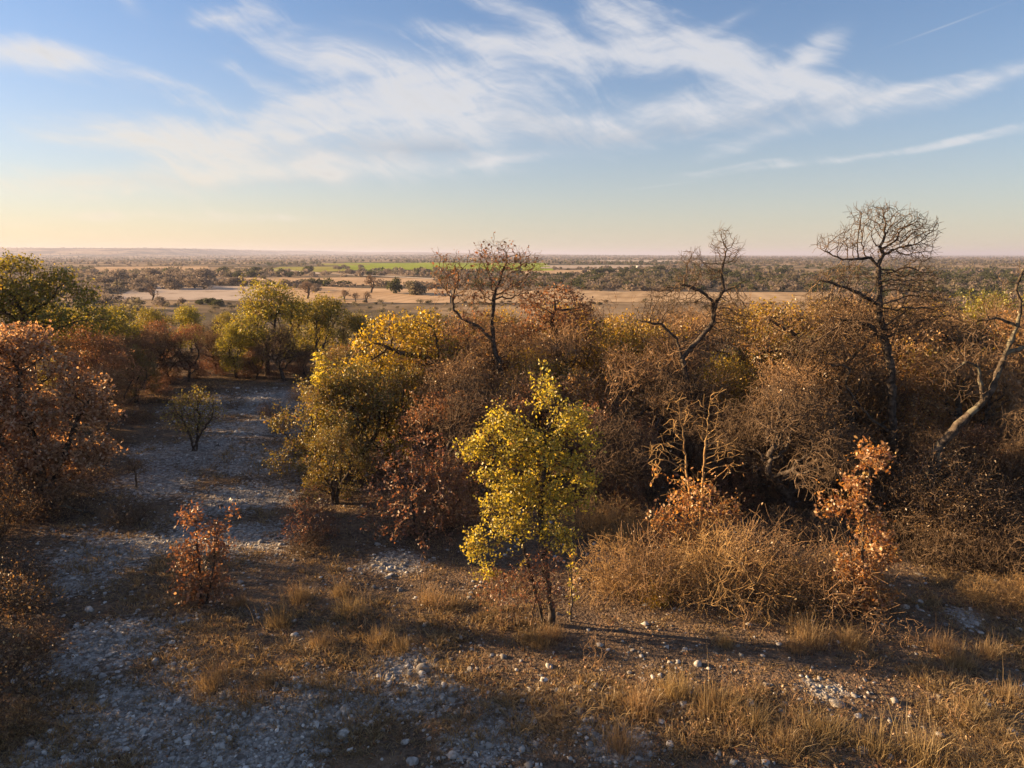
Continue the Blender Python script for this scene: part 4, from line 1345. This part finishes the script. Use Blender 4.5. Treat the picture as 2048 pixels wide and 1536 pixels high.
NB = [(650, 1420, 18), (612, 1412, 16), (566, 1415, 14), (372, 1478, 26), (165, 1482, 22), (388, 1340, 20), (350, 1366, 16), (276, 1222, 14), (110, 1172, 14), (205, 1176, 12), (262, 1185, 12), (179, 1220, 26), (108, 1205, 22),
      (220, 1310, 22), (366, 1324, 14), (310, 1325, 22), (340, 1365, 18), (215, 1545, 20), (60, 1490, 24), (250, 1500, 24), (270, 1520, 24), (215, 1530, 20), (130, 1520, 20), (570, 1380, 18), (520, 1395, 16), (940, 1340, 16),
      (985, 1310, 12), (1200, 1290, 22), (1190, 1370, 18), (1150, 1475, 18), (1340, 1490, 20), (1265, 1300, 14), (1370, 1300, 16), (1395, 1330, 24), (1500, 1408, 22), (1570, 1410, 20), (1565, 1425, 20), (1630, 1406, 12), (1530, 1370, 12),
      (1780, 1515, 20), (1880, 1470, 22), (1960, 1388, 20), (1975, 1365, 14), (2025, 1466, 28), (1810, 1215, 18), (1840, 1205, 18), (1842, 1222, 16), (1960, 1265, 18), (2040, 1260, 14), (1925, 1258, 14), (1890, 1250, 12), (1730, 1360, 12),
      (790, 1345, 14), (776, 1370, 24), (885, 1395, 22), (975, 1385, 14), (800, 1440, 16), (850, 1425, 14), (740, 1448, 16), (810, 1485, 20), (760, 1270, 16), (850, 1250, 16), (620, 1490, 20), (560, 1470, 14), (480, 1440, 14), (446, 1395, 18),
      (1320, 1350, 14), (1260, 1345, 16), (1050, 1470, 14), (1080, 1400, 16), (700, 1140, 14), (780, 1150, 16), (800, 1180, 18), (1160, 1160, 16), (1200, 1140, 14), (1290, 1210, 16), (1110, 1115, 12), (520, 1270, 12), (80, 1410, 16), (30, 1440, 14)]
for u, v, w in NB:
    stone(u, v, w, 'loose pale limestone rock ' + zone(u, v), 'limestone rocks ' + zone(u, v))
n = 0
while n < 130:
    u, v = RNG.uniform(0, 2040), RNG.uniform(1060, 1530)
    p = ground_at(u, v)
    if RNG.random() > rockmask(p[0], p[1]) ** 1.2 + 0.06:
        continue
    stone(u, v, RNG.uniform(7, 15) * (0.7 + 0.5 * (v - 1000) / 536), 'small pale limestone rock ' + zone(u, v), 'small limestone rocks ' + zone(u, v))
    n += 1

# ------------------------------------------------------------------ gravel
rng = np.random.default_rng(21)


def fan_points(n, y0, y1, pw=1.0, pad=1.06):
    y = y0 + (y1 - y0) * rng.random(n) ** pw
    x = rng.uniform(-1, 1, n) * (0.75 * y + 1.2) * pad
    return x, y


x, y = fan_points(110000, 7.0, 37, 1.7)
rkm = rockmask(x, y)
keep = rng.random(len(x)) < np.clip(rkm ** 1.3 * 0.9 + 0.04, 0, 1)
x, y = x[keep][:26000], y[keep][:26000]
n = len(x)
oc = np.array([[1, 0, 0], [-1, 0, 0], [0, 1, 0], [0, -1, 0], [0, 0, 1], [0, 0, -1.0]])
# squarish chips: a top with four corners on a wider foot
ch = np.array([[1, .15, -.3], [.1, 1, -.3], [-1, -.1, -.3], [-.15, -1, -.3], [.55, .35, .55], [-.35, .5, .6], [-.5, -.4, .5], [.4, -.5, .6]])
cf = np.array([[0, 1, 5, 4], [1, 2, 6, 5], [2, 3, 7, 6], [3, 0, 4, 7], [4, 5, 6, 7]])
sz = np.clip(rng.lognormal(-3.85, 0.55, n), 0.008, 0.075) * (1 + 0.02 * y)
a = rng.uniform(0, 2 * pi, n)
C = ch[None] * (1 + rng.normal(size=(n, 8, 3)) * 0.22)
C = C * np.stack([np.ones(n), rng.uniform(.55, 1, n), rng.uniform(.4, .9, n)], 1)[:, None, :] * sz[:, None, None]
X = C[:, :, 0] * np.cos(a)[:, None] - C[:, :, 1] * np.sin(a)[:, None] + x[:, None]
Y = C[:, :, 0] * np.sin(a)[:, None] + C[:, :, 1] * np.cos(a)[:, None] + y[:, None]
Z = C[:, :, 2] + tz(x, y)[:, None]
V = np.stack([X, Y, Z], -1).reshape(-1, 3)
F = (np.arange(n)[:, None, None] * 8 + cf[None]).reshape(-1, 4)
put('gravel', mesh_np('gravel', V, F, M['gravel'], False, np.repeat(np.clip(rng.normal(.55, .24, n), 0, 1), 8)), label='pale limestone gravel strewn over the bare ground', cat='gravel', kind='stuff')

# ------------------------------------------------------------------ dry grass
x, y = fan_points(24000, 7.0, 40, 1.75)
rkm = rockmask(x, y)
cl = fbm(x, y, 1.4, 81, 3)
keep = rng.random(len(x)) < np.clip((1 - 0.8 * rkm) * sstep(cl, 0.28, 0.60) * 0.85 + 0.09, 0, 1)
x, y, cl, rkm = x[keep], y[keep], cl[keep], rkm[keep]
tall = sstep(cl, 0.45, 0.75) * (0.6 + 0.8 * sstep(x, -1, 4) * sstep(y, 12.5, 8)) + 0.35
nt = len(x)
nb = np.clip(rng.poisson(26, nt) - (y > 16) * 10, 8, 60)
ti = np.repeat(np.arange(nt), nb)
n = len(ti)
rad = rng.lognormal(-2.2, .5, nt).clip(.04, .32)[ti] * (1 + .02 * y[ti])
ang = rng.uniform(0, 2 * pi, n)
rr_ = np.sqrt(rng.random(n)) * rad
bx, by = x[ti] + rr_ * np.cos(ang), y[ti] + rr_ * np.sin(ang)
h = rng.uniform(.04, .20, n) * tall[ti] * rng.uniform(.6, 1.25, nt)[ti]
ln_ = rng.uniform(0.1, 1.25, n)
aa = ang + rng.normal(size=n) * 0.9
wd = rng.uniform(0.0028, 0.0055, n) * (1 + 0.05 * y[ti])
pa = rng.uniform(0, 2 * pi, n)
B = np.stack([bx, by, tz(bx, by) - .01], 1)
dr = np.stack([np.cos(aa) * ln_, np.sin(aa) * ln_, np.ones(n)], 1)
dr2 = np.stack([np.cos(aa) * ln_ * 2.2, np.sin(aa) * ln_ * 2.2, 0.75 - 0.5 * ln_], 1)
sd_ = np.stack([np.cos(pa), np.sin(pa), np.zeros(n)], 1) * wd[:, None]
m1 = B + dr * (h * .55)[:, None]
tp_ = m1 + dr2 * (h * .5)[:, None]
V = np.stack([B - sd_, B + sd_, m1 + sd_ * .8, m1 - sd_ * .8, tp_], 1).reshape(-1, 3)
o5 = np.arange(n)[:, None] * 5
F = [o5 + np.array([[0, 1, 2, 3]]), o5 + np.array([[3, 2, 4]])]
tone = np.clip(rng.normal(.5, .18, n) + (rng.random(nt)[ti] - .5) * .55, 0, 1)
put('grass', mesh_np('grass', V, F, M['grass'], False, np.repeat(tone, 5)), label='dry straw-coloured grass in clumps over the stony slope', cat='grass', kind='stuff')
print('GRASS BLADES', n)

# fallen leaves and bits of stalk
x, y = fan_points(26000, 7.0, 34, 1.6)
keep = rng.random(len(x)) < np.clip(1.0 - 0.7 * rockmask(x, y), 0, 1) * sstep(fbm(x, y, 1.1, 91, 3), .3, .6)
x, y = x[keep], y[keep]
P = np.stack([x, y, tz(x, y) + .015 + .03 * rng.random(len(x))], 1)
V, F, R_ = leaves(P, rng, .055, .032, 0, 1.6, .0)
put('leaf_litter', mesh_np('leaf_litter', V, F, M['litter'], False, R_), label='brown fallen leaves littering the dry ground', cat='leaf litter', kind='stuff')

# grass clumps big enough to pick out
def clump(seed, nbl, hgt, wid, mt):
    rng = np.random.default_rng(seed)
    a = rng.uniform(0, 2 * pi, nbl)
    l = np.abs(rng.normal(0, .55, nbl))
    h = hgt * rng.lognormal(-.45, .4, nbl)
    b = rng.normal(size=(nbl, 2)) * wid * .38
    B = np.c_[b, np.full(nbl, -.02)]
    a = np.arctan2(b[:, 1], b[:, 0]) + rng.normal(size=nbl) * 1.2
    d = np.stack([np.cos(a) * l * h * .5, np.sin(a) * l * h * .5, h * .6], 1)
    a2 = a + rng.normal(size=nbl) * .7
    d2 = np.stack([np.cos(a2) * l * h * .7, np.sin(a2) * l * h * .7, h * (.5 - .4 * np.minimum(l, 1.2))], 1)
    p = rng.uniform(0, 2 * pi, nbl)
    s = np.stack([np.cos(p), np.sin(p), 0 * p], 1) * .0034
    m1 = B + d
    V = np.stack([B - s, B + s, m1 + s * .8, m1 - s * .8, m1 + d2], 1).reshape(-1, 3)
    o5 = np.arange(nbl)[:, None] * 5
    return mesh_np('blades', V, [o5 + np.array([[0, 1, 2, 3]]), o5 + np.array([[3, 2, 4]])], M[mt], False, np.repeat(np.clip(rng.normal(.55, .2, nbl), 0, 1), 5))


CL = [clump(500 + q, 420, .46, .42, 'grass') for q in range(3)]
CG = clump(510, 360, .5, .32, 'gold')
p = ground_at(1312, 1205)
put('bright_grass_clump', CG, None, p, 'bright yellow-green bunch of grass at the end of the straw brush', 'grass clump')
for u, v, s in [(1080, 1290, 1.1), (1100, 1275, 1.0), (1060, 1280, .9), (1620, 1285, 1.2), (1590, 1300, 1.0), (1920, 1330, 1.2), (1980, 1310, 1.1), (1880, 1300, 1.0), (1430, 1420, 1.1), (1500, 1450, 1.2), (1570, 1490, 1.3), (1650, 1470, 1.1), (1750, 1500, 1.3), (1850, 1520, 1.2), (1350, 1390, 1.0), (1280, 1420, 1.0),
                (760, 1285, 1.0), (800, 1300, 1.0), (600, 1200, 1.1), (680, 1190, 1.0), (560, 1250, 1.0), (640, 1290, .9), (900, 1215, 1.0), (860, 1205, .9), (530, 1370, .9), (420, 1375, .9), (1240, 1500, 1.0), (1950, 1430, 1.2), (2020, 1400, 1.2), (1450, 1290, .8), (700, 1230, 1.0), (480, 1210, .9), (1700, 1290, 1.1)]:
    q = put('grass_clump', CL[RNG.integers(3)], None, ground_at(u, v), 'tall bunch of dry straw-coloured grass ' + zone(u, v), 'grass clump', 'grass bunches ' + zone(u, v))
    s *= RNG.uniform(.5, .9)
    q.scale = (s, s, s * RNG.uniform(.8, 1.2))
    q.rotation_euler[2] = RNG.uniform(0, 6.2)

# ------------------------------------------------------------------ trees and brush of the valley
def leafy_mat(name, c1, c2):
    m, k, out = mat(name)
    at = k.n('ShaderNodeAttribute', attribute_name='rnd')
    d = k.n('ShaderNodeBsdfDiffuse')
    cc = k.mix(at.outputs['Fac'], c1, c2)
    k.l(cc, d.inputs['Color'])
    t = k.n('ShaderNodeBsdfTranslucent')
    k.l(cc, t.inputs['Color'])
    ms = k.n('ShaderNodeMixShader')
    ms.inputs[0].default_value = 0.45
    k.l(d.outputs[0], ms.inputs[1])
    k.l(t.outputs[0], ms.inputs[2])
    k.l(ms.outputs[0], out.inputs['Surface'])
    return m


M['v_dark'] = leafy_mat('far evergreen foliage', (0.03, 0.038, 0.018), (0.12, 0.12, 0.05))
M['v_grey'] = leafy_mat('far leafless twigs', (0.12, 0.095, 0.075), (0.27, 0.215, 0.17))
M['v_mix'] = leafy_mat('far mixed brush', (0.08, 0.072, 0.045), (0.23, 0.19, 0.125))


def puff(rng, n, H, Wd, sz, low=0.05, lobes=5):
    """ragged crown of n leaf-clump faces around the origin; verts, tris"""
    pts = []
    for q in range(lobes):
        a = rng.uniform(0, 2 * pi)
        rad = Wd * .5 * rng.uniform(.1, .55)
        rl = Wd * rng.uniform(.2, .32)
        pts.append(ellipsoid_pts((rad * cos(a), rad * sin(a), H * rng.uniform(low + .18, .70)), (rl, rl, H * .27), max(3, n // lobes), rng, .35))
    P = np.vstack(pts)
    P[:, 2] = np.maximum(P[:, 2], H * low)
    m_ = len(P)
    u = unit(rng.normal(size=(m_, 3)))
    w = unit(np.cross(u, rng.normal(size=(m_, 3))))
    s = sz * rng.uniform(.6, 1.4, (m_, 1))
    V = np.stack([P + u * s, P - u * s * .5 + w * s * .8, P - u * s * .5 - w * s * .8], 1).reshape(-1, 3)
    return V, np.arange(m_ * 3).reshape(-1, 3), np.repeat(rng.random(m_), 3)


def stick(rng, H):
    pos = np.array([[0, 0, -.2], [.05, 0, H * .2], [0, .1, H * .45], [.6, .2, H * .75], [-.7, .1, H * .7], [.1, -.6, H * .72]])
    par = np.array([-1, 0, 1, 2, 2, 2])
    r = np.array([.28, .24, .2, .1, .1, .1])
    main = np.array([1, 2, 3, -1, -1, -1])
    return tubes(pos, par, r, main)


VP = {'v_dark': [], 'v_grey': [], 'v_mix': []}
rngv = np.random.default_rng(900)
for q in range(3):
    for kk, H, Wd, nn_, sz, low in (('v_dark', 5.0, 7.0, 900, .34, .0), ('v_grey', 4.4, 7.0, 760, .28, .0), ('v_mix', 3.8, 7.0, 800, .30, .0)):
        V, F, r_ = puff(rngv, nn_, H, Wd, sz, low, 7)
        Vt, Ft = stick(rngv, H)
        VP[kk].append([('trunk', mesh_np('trunk', Vt, Ft, M['bark'])), ('crown', mesh_np('crown', V, F, M[kk], False, r_))])


def vtree(kind, u, v, wpx, label, name='valley_tree', group=None, hs=1.0):
    p = at_far(u, v)
    s = wpx * p[1] / FPX / 6.6
    return thing(name, VP[kind][RNG.integers(3)], p, label, 'tree', group, RNG.uniform(0, 6.2), (s, s, s * hs))


vtree('v_dark', 790, 587, 36, 'dark round evergreen tree on the tan field, beside a broad brown oak', 'evergreen_tree', None, 1.25)
vtree('v_mix', 834, 590, 58, 'broad brown-green oak next to the dark round evergreen on the tan field', 'field_oak_tree', None, .95)
# small leafless field trees, grown like the near ones
bare = proto_tree(601, 5.5, 5.2, 200, leaf=None, D=.3, di=2, dk=.45, tip=.035, base=.3, split=.1, twigs=(2, .5, .5), trunk=.3, low=.25, lobes=7)
for u, v, w, lb in [(742, 586, 34, 'small leafless oak with a short trunk standing alone in the tan field'), (615, 598, 34, None), (305, 601, 28, 'bare forked tree at the edge of the pale field'), (690, 604, 24, None), (735, 606, 22, None), (712, 604, 18, None)]:
    p = at_far(u, v)
    s = w * p[1] / FPX / 5.2
    thing('bare_field_tree', bare, p, lb or 'little bare tree at the foot of the tan field', 'tree', None if lb else 'bare trees below the tan field', RNG.uniform(0, 6.2), s)
# hedgerows, thickets and lone trees: (kind, u0, u1, v0, v1, n, width px)
TL = {'v_dark': ('evergreen_tree', 'dark green tree in the scrub bands across the valley', 'dark trees of the valley'),
      'v_grey': ('leafless_tree', 'grey-brown leafless tree in the scrub bands across the valley', 'leafless trees of the valley'),
      'v_mix': ('scrub_tree', 'olive-brown bushy tree in the scrub bands across the valley', 'scrub trees of the valley')}
for kk, u0, u1, v0, v1, cnt, w in [
    ('v_grey', 205, 420, 556, 580, 26, 44), ('v_grey', 190, 300, 575, 590, 8, 36), ('v_grey', 420, 520, 570, 576, 9, 26), ('v_dark', 420, 620, 547, 556, 12, 22), ('v_mix', 330, 560, 549, 560, 16, 24),
    ('v_dark', 620, 760, 547, 553, 4, 14), ('v_grey', 700, 900, 546, 553, 14, 22), ('v_grey', 660, 760, 536, 541, 6, 14), ('v_mix', 590, 660, 566, 578, 6, 26), ('v_grey', 540, 640, 575, 590, 7, 30),
    ('v_dark', 1160, 1330, 545, 552, 14, 24), ('v_dark', 1050, 1250, 556, 563, 12, 24), ('v_mix', 1080, 1330, 560, 572, 16, 26), ('v_dark', 1330, 1600, 548, 566, 20, 28), ('v_mix', 1450, 1650, 560, 578, 18, 30),
    ('v_mix', 1250, 1450, 566, 576, 10, 26), ('v_dark', 1880, 2060, 552, 574, 16, 30), ('v_mix', 1860, 2060, 560, 580, 14, 32), ('v_dark', 1600, 1900, 548, 566, 14, 28), ('v_grey', 1090, 1330, 572, 578, 8, 20),
    ('v_mix', 560, 900, 604, 609, 9, 14), ('v_mix', 900, 1650, 604, 610, 16, 14), ('v_grey', 560, 900, 570, 573, 8, 10), ('v_grey', 900, 1100, 577, 580, 5, 12), ('v_grey', 480, 700, 610, 618, 7, 24), ('v_dark', 360, 440, 608, 616, 4, 26), ('v_grey', 240, 420, 606, 614, 6, 24)]:
    for q in range(cnt):
        nm, lb, gr = TL[kk]
        vtree(kk, RNG.uniform(u0, u1), RNG.uniform(v0, v1), w * RNG.uniform(.7, 1.25), lb, nm, gr, RNG.uniform(.6, .95))

# the rest of the scrub, out to the hills, as one mass for each tone
rng = np.random.default_rng(31)
for key, cnt, tone_seed, lo in (('v_mix', 5200, 5, .50), ('v_grey', 4300, 6, .50), ('v_dark', 2600, 7, .54)):
    yy = 210 * (9000 / 210.0) ** (rng.random(cnt * 4) ** 0.85)
    xx = rng.uniform(-1.05, 1.05, cnt * 4) * yy * 0.80
    d1 = fbm(xx, yy * 0.55, 130, 100 + tone_seed, 3) * .5 + fbm(xx, yy * .5, 700, 120 + tone_seed, 3) * .5
    kp = (rng.random(cnt * 4) < sstep(d1, lo - .06, lo + .05)) & ~in_fields(xx, yy) & ((yy > 330) | (xx < -0.52 * yy) | (xx > 0.45 * yy))
    xx, yy = xx[kp][:cnt], yy[kp][:cnt]
    zz = tz(xx, yy)
    tmpl = {}
    L = []
    for lod, (r0, r1, nf, sz) in enumerate(((0, 520, 90, .6), (520, 1300, 34, .95), (1300, 99999, 12, 2.2))):
        s_ = np.where((yy >= r0) & (yy < r1))[0]
        if not len(s_):
            continue
        V0, F0, R0 = puff(np.random.default_rng(40 + lod), nf, 4.2, 6.5, sz, .05, 4)
        m_ = len(s_)
        sc_ = rng.uniform(.55, 1.25, m_) * (1 + .00012 * yy[s_])
        an = rng.uniform(0, 2 * pi, m_)
        X = (V0[None, :, 0] * np.cos(an)[:, None] - V0[None, :, 1] * np.sin(an)[:, None]) * sc_[:, None] + xx[s_][:, None]
        Y = (V0[None, :, 0] * np.sin(an)[:, None] + V0[None, :, 1] * np.cos(an)[:, None]) * sc_[:, None] + yy[s_][:, None]
        Z = V0[None, :, 2] * (sc_ * rng.uniform(.7, 1.1, m_))[:, None] + zz[s_][:, None]
        Vv = np.stack([X, Y, Z], -1).reshape(-1, 3)
        Fv = (np.arange(m_)[:, None, None] * len(V0) + F0[None]).reshape(-1, 3)
        L.append((Vv, [Fv], np.clip((np.tile(R0, m_) - .5) * (.9, .6, .35)[lod] + .5 + np.repeat(rng.normal(size=m_) * .12, len(V0)), 0, 1)))
    Vv, Fv, Rv = merge(L)
    nm = {'v_mix': 'olive-brown scrub covering the far valley', 'v_grey': 'grey leafless woods covering the far valley', 'v_dark': 'dark evergreen woods dotting the far valley'}[key]
    put('far_woods', mesh_np('far_woods', Vv, Fv, M[key], False, Rv), label=nm, cat='woods', kind='stuff')

# scrub on the slope that falls away behind the near trees
rng = np.random.default_rng(33)
yy = rng.uniform(52, 255, 620)
xx = rng.uniform(-1, 1, 620) * yy * .85
V0, F0, R0 = puff(np.random.default_rng(50), 170, 2.4, 4.0, .22, .03, 6)
an = rng.uniform(0, 2 * pi, 620)
sc_ = rng.uniform(.4, .95, 620)
X = (V0[None, :, 0] * np.cos(an)[:, None] - V0[None, :, 1] * np.sin(an)[:, None]) * sc_[:, None] + xx[:, None]
Y = (V0[None, :, 0] * np.sin(an)[:, None] + V0[None, :, 1] * np.cos(an)[:, None]) * sc_[:, None] + yy[:, None]
Z = V0[None, :, 2] * sc_[:, None] + tz(xx, yy)[:, None]
put('slope_scrub', mesh_np('slope_scrub', np.stack([X, Y, Z], -1).reshape(-1, 3), (np.arange(620)[:, None, None] * len(V0) + F0[None]).reshape(-1, 3), M['v_mix'], False, np.tile(R0, 620)),
    label='low scrub on the slope falling away behind the oaks', cat='scrub', kind='stuff')

# utility pole and far farmhouses
p = at_far(237, 600)
V, F = tubes(np.array([[0, 0, -.5], [0, 0, 4.5], [0, 0, 9.0]]), np.array([-1, 0, 1]), np.array([.2, .18, .14]), np.array([1, 2, -1]))
Vb, Fb = tubes(np.array([[-1.1, 0, 8.4], [0, 0, 8.4], [1.1, 0, 8.4]]), np.array([-1, 0, 1]), np.array([.09, .09, .09]), np.array([1, 2, -1]))
thing('utility_pole', [('post', mesh_np('post', V, F, M['bark'])), ('crossarm', mesh_np('crossarm', Vb, Fb, M['bark']))], p, 'wooden utility pole at the edge of the pale field', 'utility pole')


def flat_mat(name, c, c2):
    m, k, out = mat(name)
    geo = k.n('ShaderNodeNewGeometry')
    d = k.n('ShaderNodeBsdfDiffuse')
    k.l(k.mix(k.noise(geo.outputs['Position'], .6, 3), c, c2), d.inputs['Color'])
    k.l(d.outputs[0], out.inputs['Surface'])
    return m


M['white'] = flat_mat('white siding', (.66, .64, .60), (.80, .78, .74))
M['roof'] = flat_mat('grey metal roof', (.34, .33, .32), (.45, .44, .42))
M['glass'] = flat_mat('dark window', (.03, .035, .04), (.05, .055, .06))


def boxm(name, x0, x1, y0, y1, z0, z1, mt):
    V = np.array([[x, y, z] for z in (z0, z1) for y in (y0, y1) for x in (x0, x1)])
    F = np.array([[0, 2, 3, 1], [4, 5, 7, 6], [0, 1, 5, 4], [2, 6, 7, 3], [0, 4, 6, 2], [1, 3, 7, 5]])
    return mesh_np(name, V, F, M[mt], False)


def gable(name, x0, x1, y0, y1, z0, z1, mt):
    ym = (y0 + y1) / 2
    V = np.array([[x0, y0, z0], [x1, y0, z0], [x1, y1, z0], [x0, y1, z0], [x0, ym, z1], [x1, ym, z1]])
    return mesh_np(name, V, [np.array([[0, 1, 5, 4], [2, 3, 4, 5], [0, 3, 2, 1]]), np.array([[0, 4, 3], [1, 2, 5]])], M[mt], False)


for u, v, w, lb in [(1277, 536, 9, 'tiny white farmhouse with grey roof beyond the dark scrub'), (1933, 565, 8, 'small white shed among the dark trees beyond the dead oak'), (1402, 531, 8, 'far pale barn near the skyline fields')]:
    p = at_far(u, v)
    L = w * p[1] / FPX
    h = L * .3
    thing('farmhouse', [('wall', boxm('wall', -L / 2, L / 2, -L * .22, L * .22, -.3, h, 'white')), ('roof', gable('roof', -L * .54, L * .54, -L * .27, L * .27, h, h * 1.75, 'roof')),
                        ('door', boxm('door', -L * .05, L * .05, -L * .23, -L * .21, 0, h * .7, 'glass')), ('window', boxm('window', L * .2, L * .34, -L * .23, -L * .21, h * .35, h * .75, 'glass')),
                        ('window', boxm('window', -L * .34, -L * .2, -L * .23, -L * .21, h * .35, h * .75, 'glass'))], p, lb, 'house')

# ------------------------------------------------------------------ the haze of the air
bm = bmesh.new()
bmesh.ops.create_cube(bm, size=1.0)
me = bpy.data.meshes.new('haze')
bm.to_mesh(me)
bm.free()
m, k, out = mat('pale evening haze')
pv = k.n('ShaderNodeVolumePrincipled')
pv.inputs['Color'].default_value = (0.50, 0.54, 0.74, 1)
pv.inputs['Density'].default_value = HAZE
pv.inputs['Anisotropy'].default_value = 0.15
k.l(pv.outputs[0], out.inputs['Volume'])
me.materials.append(m)
hz = put('haze', me, None, (0, 0, (-14 + 96) / 2), kind='stuff', label='thin pale evening haze filling the valley air', cat='haze')
hz.scale = (64000, 64000, 110)
